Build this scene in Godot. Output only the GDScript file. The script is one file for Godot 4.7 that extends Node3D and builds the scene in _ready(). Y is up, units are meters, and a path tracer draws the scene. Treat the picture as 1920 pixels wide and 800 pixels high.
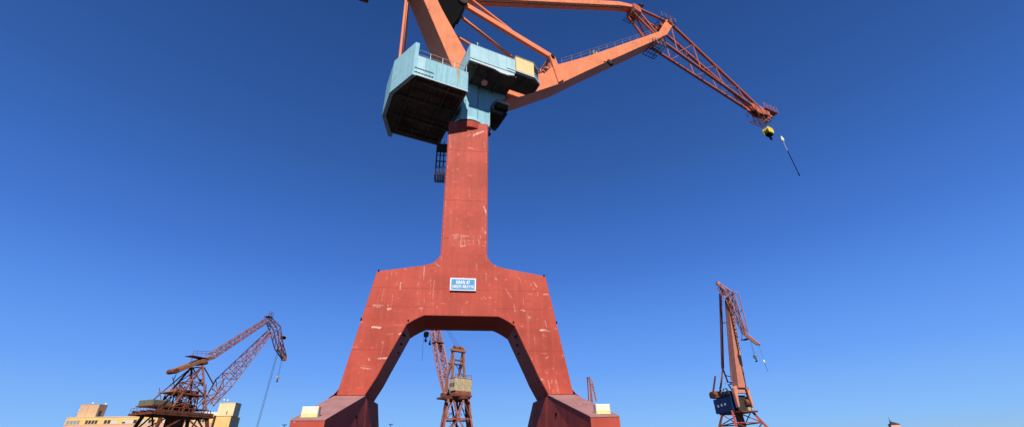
extends Node3D
# A shipyard quay under a clear sky, seen from the ground: one large red portal crane, four other cranes and a yellow building behind it.
# Every crane has a frame of its own: x runs along its front or its boom, y is up, and P(u, v, w) takes w as the distance away from the viewer.

const DULL := 0.8                    # albedo scale of the materials, set against the exposure to deepen the shade
const COLUMN_TURN := 0.1494          # how far the portal is turned about the vertical
const SLEW_TURN := 0.3166            # how far the slewing part is turned against the portal
var mats := {}
var unit_box: BoxMesh
var unit_tube: CylinderMesh
var plate_normal: ImageTexture
var rng := RandomNumberGenerator.new()

func P(u: float, v: float, w: float) -> Vector3:
	return Vector3(u, v, -w)

# ---------------------------------------------------------------- nodes
func tag(o: Node, label: String, category: String, group := "", kind := "") -> void:
	if label != "":
		o.set_meta("label", label)
	if category != "":
		o.set_meta("category", category)
	if group != "":
		o.set_meta("group", group)
	if kind != "":
		o.set_meta("kind", kind)

func node(parent: Node, called: String, xf := Transform3D()) -> Node3D:
	var o := Node3D.new()
	o.name = called
	parent.add_child(o, true)
	o.transform = xf
	return o

func put(parent: Node, called: String, mesh: Mesh, m: Material, xf := Transform3D()) -> MeshInstance3D:
	var o := MeshInstance3D.new()
	o.name = called
	o.mesh = mesh
	o.material_override = m
	parent.add_child(o, true)
	o.transform = xf
	return o

func solid(parent: Node, called: String, st: SurfaceTool, m: Material, xf := Transform3D()) -> MeshInstance3D:
	return put(parent, called, st.commit(), m, xf)

func mb() -> SurfaceTool:
	var st := SurfaceTool.new()
	st.begin(Mesh.PRIMITIVE_TRIANGLES)
	return st

# ---------------------------------------------------------------- shapes
func tri(st: SurfaceTool, a: Vector3, b: Vector3, c: Vector3, n: Vector3, ua := Vector2.ZERO, ub := Vector2.ZERO, uc := Vector2.ZERO) -> void:
	var g := (b - a).cross(c - a)
	if g.length_squared() < 1e-14:
		return
	var flat := g.normalized()
	if flat.dot(n) < 0.0:
		flat = -flat
	var ps := [a, b, c]
	var us := [ua, ub, uc]
	if g.dot(flat) > 0.0:
		ps = [a, c, b]
		us = [ua, uc, ub]
	for i in 3:
		st.set_normal(flat)
		st.set_uv(us[i])
		st.add_vertex(ps[i])

func quad(st: SurfaceTool, a: Vector3, b: Vector3, c: Vector3, d: Vector3, n: Vector3) -> void:
	tri(st, a, b, c, n)
	tri(st, a, c, d, n)

func hexa(st: SurfaceTool, p: Array) -> void:      # p[0..3] one end, p[4..7] the other end, in the same order round
	var mid := Vector3.ZERO
	for q in p:
		mid += q / 8.0
	for f in [[0, 1, 2, 3], [4, 5, 6, 7], [0, 1, 5, 4], [1, 2, 6, 5], [2, 3, 7, 6], [3, 0, 4, 7]]:
		var centre: Vector3 = (p[f[0]] + p[f[1]] + p[f[2]] + p[f[3]]) / 4.0
		quad(st, p[f[0]], p[f[1]], p[f[2]], p[f[3]], centre - mid)

func area2(poly: Array) -> float:
	var s := 0.0
	for i in poly.size():
		var a: Vector2 = poly[i]
		var b: Vector2 = poly[(i + 1) % poly.size()]
		s += a.x * b.y - b.x * a.y
	return s * 0.5

func plan_uv(x: float, y: float) -> Vector2:
	return Vector2((x + 9.0) / 18.0, (30.0 - y) / 27.0)

# a polygon in x, y drawn out from z0 to z1 with a small chamfer along both rims
func prism(st: SurfaceTool, outline: Array, z0: float, z1: float, bevel := 0.02, xf := Transform3D()) -> void:
	var poly := outline.duplicate()
	if area2(poly) < 0.0:
		poly.reverse()
	var n := poly.size()
	var inset: Array = []
	for i in n:
		var a: Vector2 = poly[(i + n - 1) % n]
		var b: Vector2 = poly[i]
		var c: Vector2 = poly[(i + 1) % n]
		var d1 := (b - a).normalized()
		var d2 := (c - b).normalized()
		var n1 := Vector2(-d1.y, d1.x)
		var n2 := Vector2(-d2.y, d2.x)
		var m := (n1 + n2).normalized()
		inset.append(b + m * bevel / maxf(0.35, m.dot(n1)))
	var idx := Geometry2D.triangulate_polygon(PackedVector2Array(inset))
	var nb := xf.basis
	for k in range(0, idx.size(), 3):
		var t: Array = [inset[idx[k]], inset[idx[k + 1]], inset[idx[k + 2]]]
		for side in [[z1, Vector3.BACK], [z0, Vector3.FORWARD]]:
			var zz: float = side[0]
			tri(st, xf * Vector3(t[0].x, t[0].y, zz), xf * Vector3(t[1].x, t[1].y, zz), xf * Vector3(t[2].x, t[2].y, zz), nb * (side[1] as Vector3), plan_uv(t[0].x, t[0].y), plan_uv(t[1].x, t[1].y), plan_uv(t[2].x, t[2].y))
	for i in n:
		var j := (i + 1) % n
		var a: Vector2 = poly[i]
		var b: Vector2 = poly[j]
		var ia: Vector2 = inset[i]
		var ib: Vector2 = inset[j]
		var d := (b - a).normalized()
		var out := nb * Vector3(d.y, -d.x, 0.0)
		var rings := [[ia, ib, z1], [a, b, z1 - bevel], [a, b, z0 + bevel], [ia, ib, z0]]
		for r in 3:
			var p: Array = rings[r]
			var q: Array = rings[r + 1]
			var pz: float = p[2]
			var qz: float = q[2]
			var va := xf * Vector3(p[0].x, p[0].y, pz)
			var vb := xf * Vector3(p[1].x, p[1].y, pz)
			var vc := xf * Vector3(q[1].x, q[1].y, qz)
			var vd := xf * Vector3(q[0].x, q[0].y, qz)
			var off := 11.0 + pz
			tri(st, va, vb, vc, out, plan_uv(off, a.y), plan_uv(off, b.y), plan_uv(off + qz - pz, b.y))
			tri(st, va, vc, vd, out, plan_uv(off, a.y), plan_uv(off + qz - pz, b.y), plan_uv(off + qz - pz, a.y))

func plan_prism(st: SurfaceTool, outline: Array, v0: float, v1: float, bevel := 0.02) -> void:     # outline in u, w; drawn up from v0 to v1
	prism(st, outline, v0, v1, bevel, Transform3D(Basis(Vector3.RIGHT, Vector3.FORWARD, Vector3.UP), Vector3.ZERO))

func block(st: SurfaceTool, a: Vector3, b: Vector3, bevel := 0.02) -> void:
	var lo := a.min(b)
	var hi := a.max(b)
	prism(st, [Vector2(lo.x, lo.y), Vector2(hi.x, lo.y), Vector2(hi.x, hi.y), Vector2(lo.x, hi.y)], lo.z, hi.z, minf(bevel, 0.3 * minf(hi.x - lo.x, minf(hi.y - lo.y, hi.z - lo.z))))

func box(parent: Node, called: String, a: Vector3, b: Vector3, m: Material, bevel := 0.02, xf := Transform3D()) -> MeshInstance3D:
	var st := mb()
	block(st, a, b, bevel)
	return solid(parent, called, st, m, xf)

func frame_of(a: Vector3, b: Vector3) -> Basis:
	var y := (b - a).normalized()
	var side := Vector3.BACK if absf(y.z) < 0.9 else Vector3.RIGHT
	var x := y.cross(side).normalized()
	return Basis(x, y, x.cross(y).normalized())

func beam(parent: Node, called: String, a: Vector3, b: Vector3, wide: float, deep: float, m: Material) -> MeshInstance3D:
	var k := frame_of(a, b)
	return put(parent, called, unit_box, m, Transform3D(Basis(k.x * wide, k.y * a.distance_to(b), k.z * deep), (a + b) * 0.5))

func tube(parent: Node, called: String, a: Vector3, b: Vector3, r: float, m: Material) -> MeshInstance3D:
	var k := frame_of(a, b)
	return put(parent, called, unit_tube, m, Transform3D(Basis(k.x * r, k.y * a.distance_to(b), k.z * r), (a + b) * 0.5))

func lathe(st: SurfaceTool, centre: Vector3, profile: Array, sides: int) -> void:       # profile of Vector2(radius, height), turned about the vertical
	for i in sides:
		var a0 := TAU * i / sides
		var a1 := TAU * (i + 1) / sides
		var d0 := Vector3(cos(a0), 0, sin(a0))
		var d1 := Vector3(cos(a1), 0, sin(a1))
		for k in profile.size() - 1:
			var p: Vector2 = profile[k]
			var q: Vector2 = profile[k + 1]
			var up := Vector3.UP
			var mid := (d0 + d1).normalized() * (q.y - p.y) + up * (p.x - q.x)
			quad(st, centre + d0 * p.x + up * p.y, centre + d1 * p.x + up * p.y, centre + d1 * q.x + up * q.y, centre + d0 * q.x + up * q.y, mid)

# four chords from ring A to ring B with zigzag braces; every bar is a piece of its own
func truss(parent: Node, ra: Array, rb: Array, bays: int, chord: float, brace: float, m: Material, m2: Material = null) -> void:
	if m2 == null:
		m2 = m
	var n := ra.size()
	for i in n:
		beam(parent, "chord", ra[i], rb[i], chord, chord, m)
	for i in n:
		var j := (i + 1) % n
		if n == 2 and i == 1:
			break
		for k in bays:
			var t0 := float(k) / bays
			var t1 := float(k + 1) / bays
			var a0: Vector3 = ra[i].lerp(rb[i], t0)
			var b0: Vector3 = ra[j].lerp(rb[j], t0)
			var a1: Vector3 = ra[i].lerp(rb[i], t1)
			var b1: Vector3 = ra[j].lerp(rb[j], t1)
			if k % 2 == 0:
				beam(parent, "brace", a0, b1, brace, brace, m2)
			else:
				beam(parent, "brace", b0, a1, brace, brace, m2)
			if k > 0:
				beam(parent, "brace", a0, b0, brace, brace, m2)

func ring4(a: Vector3, b: Vector3, w: float) -> Array:      # the four corners of a truss section: points a and b of its side, w to both sides
	return [a + Vector3(0, 0, w), b + Vector3(0, 0, w), b - Vector3(0, 0, w), a - Vector3(0, 0, w)]

func rail(parent: Node, path: Array, high: float, gap: float, r: float, m: Material) -> void:
	for i in path.size() - 1:
		var a: Vector3 = path[i]
		var b: Vector3 = path[i + 1]
		var n := maxi(1, int(round(a.distance_to(b) / gap)))
		for k in n + 1:
			if k < n or i == path.size() - 2:
				var q := a.lerp(b, float(k) / n)
				tube(parent, "post", q, q + Vector3(0, high, 0), r, m)
		tube(parent, "rail", a + Vector3(0, high, 0), b + Vector3(0, high, 0), r, m)
		tube(parent, "rail", a + Vector3(0, high * 0.5, 0), b + Vector3(0, high * 0.5, 0), r * 0.8, m)

# ---------------------------------------------------------------- materials
func lin(r: float, g: float, b: float) -> Color:
	return Color(r * DULL, g * DULL, b * DULL).linear_to_srgb()

func noise_img(seed_value: int, freq: float, w: int, h: int, octaves := 4) -> Image:
	var n := FastNoiseLite.new()
	n.seed = seed_value
	n.noise_type = FastNoiseLite.TYPE_SIMPLEX_SMOOTH
	n.frequency = freq
	n.fractal_octaves = octaves
	return n.get_seamless_image(w, h)

# weathered paint: patches, runs down the plate, chips to an undercoat and rust, all as albedo
func paint(base: Color, seed_value: int, mottle: float, chip: Color, chip_at: float, rust_at: float, tile: float, rough := 0.5, runs := 0.1, rust_col := Color(0.09, 0.03, 0.015)) -> StandardMaterial3D:
	var size := 256
	var big := noise_img(seed_value, 0.008, size, size)
	var fine := noise_img(seed_value + 1, 0.05, size, size)
	var run := noise_img(seed_value + 2, 0.06, size, 24)
	run.resize(size, size, Image.INTERPOLATE_CUBIC)
	var spot := noise_img(seed_value + 3, 0.03, size, size, 5)
	var img := Image.create(size, size, false, Image.FORMAT_RGB8)
	for y in size:
		for x in size:
			var k := 1.0 + mottle * (big.get_pixel(x, y).r - 0.5) * 2.0 + 0.35 * mottle * (fine.get_pixel(x, y).r - 0.5) * 2.0 + runs * (run.get_pixel(x, y).r - 0.5) * 2.0
			var c := Color(base.r * k, base.g * k, base.b * k)
			var s := spot.get_pixel(x, y).r
			c = c.lerp(rust_col, smoothstep(rust_at, rust_at + 0.06, 1.0 - s + 0.15 * (fine.get_pixel(x, y).r - 0.5)))
			c = c.lerp(chip, 0.8 * smoothstep(chip_at, chip_at + 0.03, s))
			c = Color(c.r * DULL, c.g * DULL, c.b * DULL)
			img.set_pixel(x, y, c.linear_to_srgb())
	var m := StandardMaterial3D.new()
	img.generate_mipmaps()
	m.albedo_texture = ImageTexture.create_from_image(img)
	m.roughness = minf(rough + 0.15, 0.95)
	m.metallic_specular = 0.2
	m.uv1_triplanar = true
	m.uv1_scale = Vector3.ONE / tile
	m.normal_enabled = true
	m.normal_texture = plate_normal
	m.normal_scale = 0.25
	return m

func plain(c: Color, rough := 0.6, metal := 0.0) -> StandardMaterial3D:
	var m := StandardMaterial3D.new()
	m.albedo_color = c
	m.roughness = rough
	m.metallic = metal
	return m

# the red paint of the portal's front: patches, weld lines and the scuffs and scrapes seen on it, in metres across and up the plate
func portal_paint() -> StandardMaterial3D:
	var w := 768
	var h := 1152
	var ppm := w / 18.0
	var base := Color(0.47, 0.083, 0.056)
	var pale := Color(0.68, 0.42, 0.34)
	var big := noise_img(11, 0.006, w, h)
	var fine := noise_img(12, 0.045, w, h)
	var run := noise_img(13, 0.05, w, 36)
	run.resize(w, h, Image.INTERPOLATE_CUBIC)
	var tone := noise_img(15, 0.02, w, h, 3)
	var img := Image.create(w, h, false, Image.FORMAT_RGB8)
	for y in h:
		for x in w:
			var a := big.get_pixel(x, y).r - 0.5
			var f := fine.get_pixel(x, y).r
			var r := run.get_pixel(x, y).r
			var k := 1.0 + 0.36 * a + 0.12 * (f - 0.5) + 0.16 * (r - 0.5)
			var c := Color(base.r * k, base.g * k, base.b * k)
			var row := 30.0 - y / ppm
			var tint := 0.96 if fmod(row, 7.0) < 2.6 else (1.05 if fmod(row, 5.0) > 3.4 else 1.0)      # plates painted at different times
			c = Color(c.r * tint, c.g * tint, c.b * tint)
			c = c.lerp(Color(0.5, 0.16, 0.12), 0.4 * smoothstep(0.60, 0.85, r * 0.6 + tone.get_pixel(x, y).r * 0.4))
			c = c.lerp(pale, 0.55 * smoothstep(0.79, 0.86, f))
			img.set_pixel(x, y, c)
	rng.seed = 5
	for band in [24.76, 19.79, 15.1, 11.6, 8.1]:                    # weld lines, dirty and a little rusty
		for i in 260:
			var x := rng.randf_range(-9.0, 9.0)
			dab(img, ppm, x, band + rng.randf_range(-0.05, 0.05), rng.randf_range(0.03, 0.16), 0.03, Color(0.32, 0.065, 0.048), rng.randf_range(0.05, 0.22))
	for i in 150:                                                    # short runs under the weld lines and at the rims
		var x := rng.randf_range(-7.0, 7.0)
		var y := rng.randf_range(5.0, 28.0)
		dab(img, ppm, x, y, 0.02, rng.randf_range(0.1, 0.5), Color(0.55, 0.22, 0.17), rng.randf_range(0.1, 0.4))
	for i in 110:                                                    # chips along the column's two edges
		var s := -1.0 if i % 2 == 0 else 1.0
		dab(img, ppm, s * (1.68 - absf(rng.randfn(0.0, 0.05))), rng.randf_range(14.5, 27.8), rng.randf_range(0.01, 0.035), rng.randf_range(0.03, 0.18), pale, rng.randf_range(0.2, 0.6))
	for i in 70:                                                     # thin dirty runs below the weld lines
		var top: float = [24.7, 19.7, 15.0, 12.3, 11.0, 8.1][i % 6]
		var x := rng.randf_range(-1.6, 1.6) if top > 14.0 else rng.randf_range(-6.4, 6.4)
		var long := rng.randf_range(0.3, 1.8)
		for k in 9:
			dab(img, ppm, x + rng.randfn(0.0, 0.01), top - long * k / 8.0, 0.025, long * 0.09, Color(0.27, 0.06, 0.04), 0.22 * (1.0 - k / 10.0))
	for i in range(0, SCUFFS.size(), 6):
		var a := Vector2(SCUFFS[i], SCUFFS[i + 1])
		var b := Vector2(SCUFFS[i + 2], SCUFFS[i + 3])
		var wd: float = SCUFFS[i + 4]
		var str_: float = SCUFFS[i + 5]
		var steps := maxi(2, int(a.distance_to(b) * ppm * 1.2))
		for k in steps + 1:
			var q := a.lerp(b, float(k) / steps)
			var jit := Vector2(rng.randfn(0.0, wd * 0.25), rng.randfn(0.0, wd * 0.25))
			dab(img, ppm, q.x + jit.x, q.y + jit.y, wd * rng.randf_range(0.25, 0.7), wd * rng.randf_range(0.25, 0.7), Color(0.85, 0.62, 0.52), 0.68 * str_ * rng.randf_range(0.25, 1.0))
	for y in h:
		for x in w:
			var c := img.get_pixel(x, y)
			img.set_pixel(x, y, Color(c.r * DULL, c.g * DULL, c.b * DULL).linear_to_srgb())
	img.generate_mipmaps()
	var m := StandardMaterial3D.new()
	m.albedo_texture = ImageTexture.create_from_image(img)
	m.roughness = 0.62
	m.metallic_specular = 0.25
	m.normal_enabled = true
	m.normal_texture = plate_normal
	m.normal_scale = 0.2
	return m

func dab(img: Image, ppm: float, x: float, y: float, rx: float, ry: float, c: Color, k: float) -> void:
	var cx := (x + 9.0) * ppm
	var cy := (30.0 - y) * ppm
	var px := maxf(rx * ppm, 0.7)
	var py := maxf(ry * ppm, 0.7)
	for j in range(int(cy - py) - 1, int(cy + py) + 2):
		for i in range(int(cx - px) - 1, int(cx + px) + 2):
			if i < 0 or j < 0 or i >= img.get_width() or j >= img.get_height():
				continue
			var d := Vector2((i + 0.5 - cx) / px, (j + 0.5 - cy) / py).length()
			if d < 1.0:
				img.set_pixel(i, j, img.get_pixel(i, j).lerp(c, k * (1.0 - d * d)))

func make_materials() -> void:
	unit_box = BoxMesh.new()
	unit_box.size = Vector3.ONE
	unit_tube = CylinderMesh.new()
	unit_tube.top_radius = 1.0
	unit_tube.bottom_radius = 1.0
	unit_tube.height = 1.0
	unit_tube.radial_segments = 10
	unit_tube.rings = 0
	var bump := noise_img(3, 0.012, 256, 256, 2)
	bump.convert(Image.FORMAT_RGBA8)
	bump.bump_map_to_normal_map(4.0)
	plate_normal = ImageTexture.create_from_image(bump)
	var pale := Color(0.6, 0.4, 0.32)
	mats.portal = portal_paint()
	mats.red = paint(Color(0.44, 0.078, 0.053), 21, 0.15, pale, 0.86, 0.9, 9.0, 0.55)
	mats.foot_top = paint(Color(0.36, 0.185, 0.18), 27, 0.16, Color(0.5, 0.33, 0.31), 0.82, 0.92, 5.0, 0.6)
	mats.orange = paint(Color(0.80, 0.262, 0.13), 31, 0.11, Color(0.8, 0.45, 0.3), 0.86, 0.9, 7.0, 0.45, 0.09)
	mats.jib = paint(Color(0.50, 0.145, 0.105), 35, 0.2, Color(0.75, 0.45, 0.36), 0.84, 0.86, 4.0, 0.5)
	mats.blue = paint(Color(0.30, 0.55, 0.63), 41, 0.08, Color(0.55, 0.68, 0.7), 0.84, 0.93, 6.0, 0.5, 0.10, Color(0.25, 0.17, 0.08))
	mats.blue_pale = paint(Color(0.43, 0.66, 0.72), 44, 0.07, Color(0.7, 0.76, 0.76), 0.85, 0.93, 6.0, 0.5, 0.07, Color(0.3, 0.2, 0.1))
	mats.blue_white = paint(Color(0.62, 0.72, 0.74), 46, 0.06, Color(0.75, 0.76, 0.74), 0.86, 0.92, 6.0, 0.5, 0.05)
	mats.teal = paint(Color(0.17, 0.34, 0.40), 47, 0.12, Color(0.4, 0.5, 0.52), 0.87, 0.9, 5.0, 0.5)
	mats.cream = paint(Color(0.82, 0.64, 0.33), 51, 0.05, Color(0.85, 0.8, 0.6), 0.9, 0.95, 5.0, 0.45, 0.04)
	mats.dark_neutral = paint(Color(0.095, 0.088, 0.083), 55, 0.3, Color(0.2, 0.19, 0.175), 0.8, 0.86, 6.0, 0.75, 0.25, Color(0.1, 0.06, 0.04))      # dark neutral tone, mottled, for the floors, their beams and the brackets
	mats.black = plain(lin(0.010, 0.010, 0.011), 0.9)
	mats.black.metallic_specular = 0.0
	mats.dark_steel = paint(Color(0.05, 0.045, 0.043), 58, 0.3, Color(0.16, 0.13, 0.12), 0.8, 0.8, 3.0, 0.55)
	mats.galvanised = plain(lin(0.42, 0.44, 0.45), 0.45, 0.5)
	mats.rail_paint = plain(lin(0.30, 0.20, 0.18), 0.6)
	mats.rust_run = plain(lin(0.40, 0.36, 0.20), 0.8)
	mats.rope = plain(lin(0.05, 0.06, 0.08), 0.5, 0.4)
	mats.box_white = paint(Color(0.84, 0.80, 0.62), 61, 0.05, Color(0.85, 0.7, 0.25), 0.8, 0.93, 1.4, 0.55, 0.05)
	mats.box_yellow = paint(Color(0.80, 0.70, 0.33), 63, 0.12, Color(0.85, 0.8, 0.6), 0.8, 0.93, 1.2, 0.55)
	mats.sign_white = plain(lin(0.82, 0.84, 0.85), 0.45)
	mats.sign_blue = plain(lin(0.012, 0.24, 0.52), 0.4)
	mats.yellow = paint(Color(0.72, 0.56, 0.06), 65, 0.12, Color(0.8, 0.75, 0.5), 0.82, 0.9, 1.5, 0.5)
	mats.lamp_pink = plain(lin(0.85, 0.36, 0.30), 0.35)
	mats.rust_red = paint(Color(0.30, 0.095, 0.07), 71, 0.3, Color(0.5, 0.27, 0.24), 0.72, 0.72, 2.5, 0.7)
	mats.rust_pink = paint(Color(0.42, 0.19, 0.165), 73, 0.25, Color(0.6, 0.42, 0.4), 0.75, 0.78, 2.5, 0.65)
	mats.rust_brown = paint(Color(0.13, 0.048, 0.03), 75, 0.4, Color(0.36, 0.12, 0.06), 0.62, 0.8, 2.5, 0.8)
	mats.rust_orange = paint(Color(0.38, 0.165, 0.09), 76, 0.3, Color(0.5, 0.3, 0.2), 0.74, 0.66, 2.0, 0.8)
	mats.salmon = paint(Color(0.62, 0.25, 0.17), 77, 0.12, Color(0.7, 0.45, 0.38), 0.82, 0.88, 4.0, 0.55)
	mats.olive = paint(Color(0.16, 0.15, 0.105), 79, 0.2, Color(0.25, 0.22, 0.17), 0.78, 0.8, 2.5, 0.7)
	mats.cabin = paint(Color(0.54, 0.46, 0.29), 81, 0.16, Color(0.55, 0.5, 0.34), 0.8, 0.62, 2.0, 0.65, 0.2, Color(0.24, 0.09, 0.045))
	mats.navy = paint(Color(0.022, 0.05, 0.15), 83, 0.2, Color(0.1, 0.14, 0.25), 0.85, 0.92, 4.0, 0.45)
	mats.wall_yellow = paint(Color(0.80, 0.52, 0.20), 85, 0.05, Color(0.75, 0.6, 0.4), 0.9, 0.96, 12.0, 0.85, 0.04)
	mats.wall_cream = paint(Color(0.82, 0.66, 0.38), 86, 0.05, Color(0.78, 0.7, 0.5), 0.9, 0.96, 12.0, 0.85, 0.04)
	mats.wall_pink = paint(Color(0.74, 0.42, 0.31), 87, 0.05, Color(0.75, 0.5, 0.4), 0.9, 0.96, 12.0, 0.85, 0.04)
	mats.wall_tan = paint(Color(0.62, 0.40, 0.24), 88, 0.06, Color(0.6, 0.45, 0.3), 0.9, 0.96, 12.0, 0.85, 0.05)
	mats.window_dark = plain(lin(0.05, 0.04, 0.035), 0.15)
	mats.blind = plain(lin(0.62, 0.60, 0.54), 0.6)
	mats.glass = plain(lin(0.02, 0.028, 0.035), 0.06)
	var asphalt := paint(Color(0.062, 0.062, 0.063), 91, 0.25, Color(0.09, 0.09, 0.088), 0.8, 0.95, 20.0, 0.9, 0.0)
	asphalt.uv1_world_triplanar = true
	mats.asphalt = asphalt

# scuffs and scrapes in the red paint: x, y of both ends in metres on the front plate, width, strength
const SCUFFS := [
	-2.82, 14.03, -2.81, 12.97, 0.05, 0.8,
	-4.38, 12.79, -4.39, 12.24, 0.08, 0.9,
	-2.05, 13.02, -2.08, 11.61, 0.05, 0.7,
	-2.31, 13.15, -2.26, 12.17, 0.04, 0.5,
	-3.17, 12.79, -3.19, 12.53, 0.06, 0.5,
	-3.17, 12.12, -3.15, 11.89, 0.06, 0.5,
	-2.65, 11.59, -2.63, 11.22, 0.05, 0.5,
	-5.09, 13.59, -5.12, 13.16, 0.05, 0.5,
	-5.48, 12.34, -5.57, 11.34, 0.05, 0.4,
	-4.84, 11.85, -4.86, 10.98, 0.05, 0.4,
	-5.79, 11.77, -5.87, 11.21, 0.05, 0.3,
	-2.81, 10.91, -2.79, 10.66, 0.05, 0.6,
	-1.75, 11.08, -1.74, 10.93, 0.06, 0.7,
	-6.04, 11.02, -5.67, 10.97, 0.12, 1,
	-5.68, 11.09, -5.3, 11.01, 0.06, 0.6,
	-5.07, 10.81, -4.87, 10.8, 0.14, 0.9,
	-5.97, 9.57, -5.38, 9.52, 0.1, 0.9,
	-1.49, 11.28, -1.19, 11.28, 0.05, 0.7,
	-2.27, 11.26, -2, 11.25, 0.05, 0.4,
	-4.62, 10.69, -4.05, 10.7, 0.04, 0.4,
	-4.23, 13.78, -4.07, 13.76, 0.05, 0.7,
	-2.04, 14.3, -1.71, 14.04, 0.08, 0.4,
	4.05, 13.41, 4.27, 13.15, 0.05, 0.8,
	4.24, 13.08, 4.23, 12.91, 0.05, 0.6,
	3.1, 12.45, 3.53, 11.84, 0.06, 0.9,
	5.21, 13.07, 5.42, 12.71, 0.07, 0.8,
	5.5, 12.38, 5.46, 11.98, 0.05, 0.7,
	3.68, 11.36, 3.76, 10.79, 0.06, 0.6,
	4.41, 11.76, 4.39, 11.31, 0.05, 0.6,
	4.2, 10.92, 4.51, 10.87, 0.12, 0.5,
	5.94, 12.16, 6.23, 12.15, 0.09, 0.9,
	4.75, 12.12, 5.07, 12.12, 0.05, 0.6,
	5.89, 10.2, 5.99, 9.71, 0.05, 0.6,
	1.64, 13.68, 1.7, 12.94, 0.05, 0.5,
	1.48, 11.85, 1.69, 11.7, 0.07, 0.5,
	5.51, 9.52, 5.82, 9.53, 0.09, 0.7,
	2.35, 14.39, 2.6, 14.19, 0.07, 0.6,
	5.01, 12.93, 5, 12.8, 0.06, 0.5,
	2.31, 11.52, 2.43, 11.52, 0.06, 0.4,
	0.99, 14.48, 1, 13.86, 0.04, 0.4,
	5.47, 9.51, 5.92, 9.52, 0.11, 0.9,
	5.92, 9.52, 6.24, 9.4, 0.06, 0.6,
	5.88, 10.2, 5.97, 9.8, 0.05, 0.6,
	5.05, 9.11, 5.05, 8.84, 0.05, 0.5,
	5.5, 7.93, 5.9, 7.93, 0.05, 0.5,
	4.85, 7.7, 4.84, 7.47, 0.06, 0.6,
	5.74, 6.64, 5.94, 6.64, 0.06, 0.5,
	5.87, 6.17, 5.95, 5.67, 0.07, 0.8,
	6.12, 6.24, 6.1, 6.03, 0.07, 0.5,
	6.4, 6.24, 6.41, 5.96, 0.07, 0.5,
	6.46, 5.88, 6.52, 5.57, 0.06, 0.6,
	6.15, 5.6, 6.16, 5.39, 0.06, 0.7,
	5.56, 6.24, 5.57, 6.03, 0.06, 0.5,
	5.65, 9.16, 5.97, 9.08, 0.05, 0.4,
	-5.97, 9.58, -5.42, 9.53, 0.1, 0.95,
	-4.96, 9.1, -4.52, 9.11, 0.05, 0.5,
	-4.51, 9.72, -3.84, 9.73, 0.05, 0.4,
	-4.12, 9.15, -3.86, 9.15, 0.12, 0.8,
	-5.53, 8.43, -5.49, 8.39, 0.06, 0.6,
	-5.06, 8.69, -5.14, 7.85, 0.04, 0.4,
	-5.28, 7.53, -4.71, 7.57, 0.1, 0.9,
	-4.77, 7.5, -4.69, 7.36, 0.1, 0.8,
	-5.88, 7.53, -5.83, 7.42, 0.1, 0.7,
	-6.33, 6.97, -5.69, 6.9, 0.07, 0.7,
	-6.35, 7.11, -5.71, 7.04, 0.04, 0.4,
	-5.33, 6.01, -5.27, 6.04, 0.06, 0.7,
	0.43, 26.46, 1.35, 27.05, 0.18, 0.52,
	-0.09, 26.31, 0.16, 26.55, 0.1, 0.42,
	0.06, 25.11, 0.46, 25.04, 0.11, 0.42,
	0.19, 22.26, 0.4, 22.19, 0.1, 0.49,
	-1.17, 21.49, -0.77, 21.52, 0.08, 0.35,
	0.22, 21.14, 0.36, 19.91, 0.05, 0.42,
	0.95, 21.48, 1.04, 20.52, 0.03, 0.35,
	-0.85, 20.02, -0.63, 20, 0.06, 0.35,
	1.43, 19.32, 1.66, 18.78, 0.11, 0.7,
	1.59, 18.96, 1.66, 18.51, 0.08, 0.7,
	1.58, 17, 1.64, 16.91, 0.19, 0.42,
	1.35, 17.42, 1.48, 16.99, 0.09, 0.3,
	-1.65, 26.39, -1.47, 24.98, 0.08, 0.35,
	0.24, 17.45, 0.27, 17.46, 0.1, 0.3,
	0.37, 18.44, 0.68, 18.45, 0.09, 0.17,
	1.4, 25.89, 1.49, 25.24, 0.08, 0.35,
	0.91, 14.39, 0.95, 13.91, 0.05, 0.5,
	-2.86, 14.02, -2.83, 13.24, 0.05, 0.8,
	-0.91, 16.67, -0.89, 15.73, 0.06, 0.23,
	-0.87, 16.65, -0.48, 16.7, 0.14, 0.26,
	-0.83, 16.4, -0.5, 16.46, 0.17, 0.3,
	-0.27, 16.7, -0.27, 15.72, 0.1, 0.35,
	-0.27, 16.66, 0.34, 16.62, 0.14, 0.21,
	-0.02, 16.64, -0.19, 16.26, 0.12, 0.26,
	0.02, 16.34, 0.04, 15.73, 0.08, 0.35,
	-0.3, 15.75, 0.06, 15.8, 0.1, 0.56,
	0.17, 16.21, 0.41, 16.29, 0.12, 0.21,
	0.18, 15.94, 0.45, 15.95, 0.07, 0.35,
	-0.46, 16.01, -0.39, 15.85, 0.06, 0.3,
	0.68, 16.67, 0.68, 15.89, 0.06, 0.4,
	0.71, 16.37, 1.08, 16.38, 0.09, 0.21,
	1.05, 16.48, 1.13, 15.98, 0.08, 0.4,
	1.2, 16.66, 1.22, 16.42, 0.09, 0.3,
	1.03, 15.91, 1.21, 15.85, 0.06, 0.35,
	1.39, 15.89, 1.64, 15.87, 0.08, 0.35,
	0.36, 17.07, 0.54, 16.82, 0.07, 0.3,
	1.19, 17.25, 1.35, 16.95, 0.07, 0.3,
	-0.82, 15.83, -0.69, 15.8, 0.07, 0.35]

# ---------------------------------------------------------------- the large red crane
func V(x: float, y: float) -> Vector2:
	return Vector2(x, y)

func arc_between(a: Vector2, b: Vector2, corner: Vector2, n: int) -> Array:     # a quadratic curve from a to b
	var out: Array = []
	for i in n + 1:
		var t := float(i) / n
		out.append(a * (1 - t) * (1 - t) + corner * 2.0 * t * (1 - t) + b * t * t)
	return out

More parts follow.
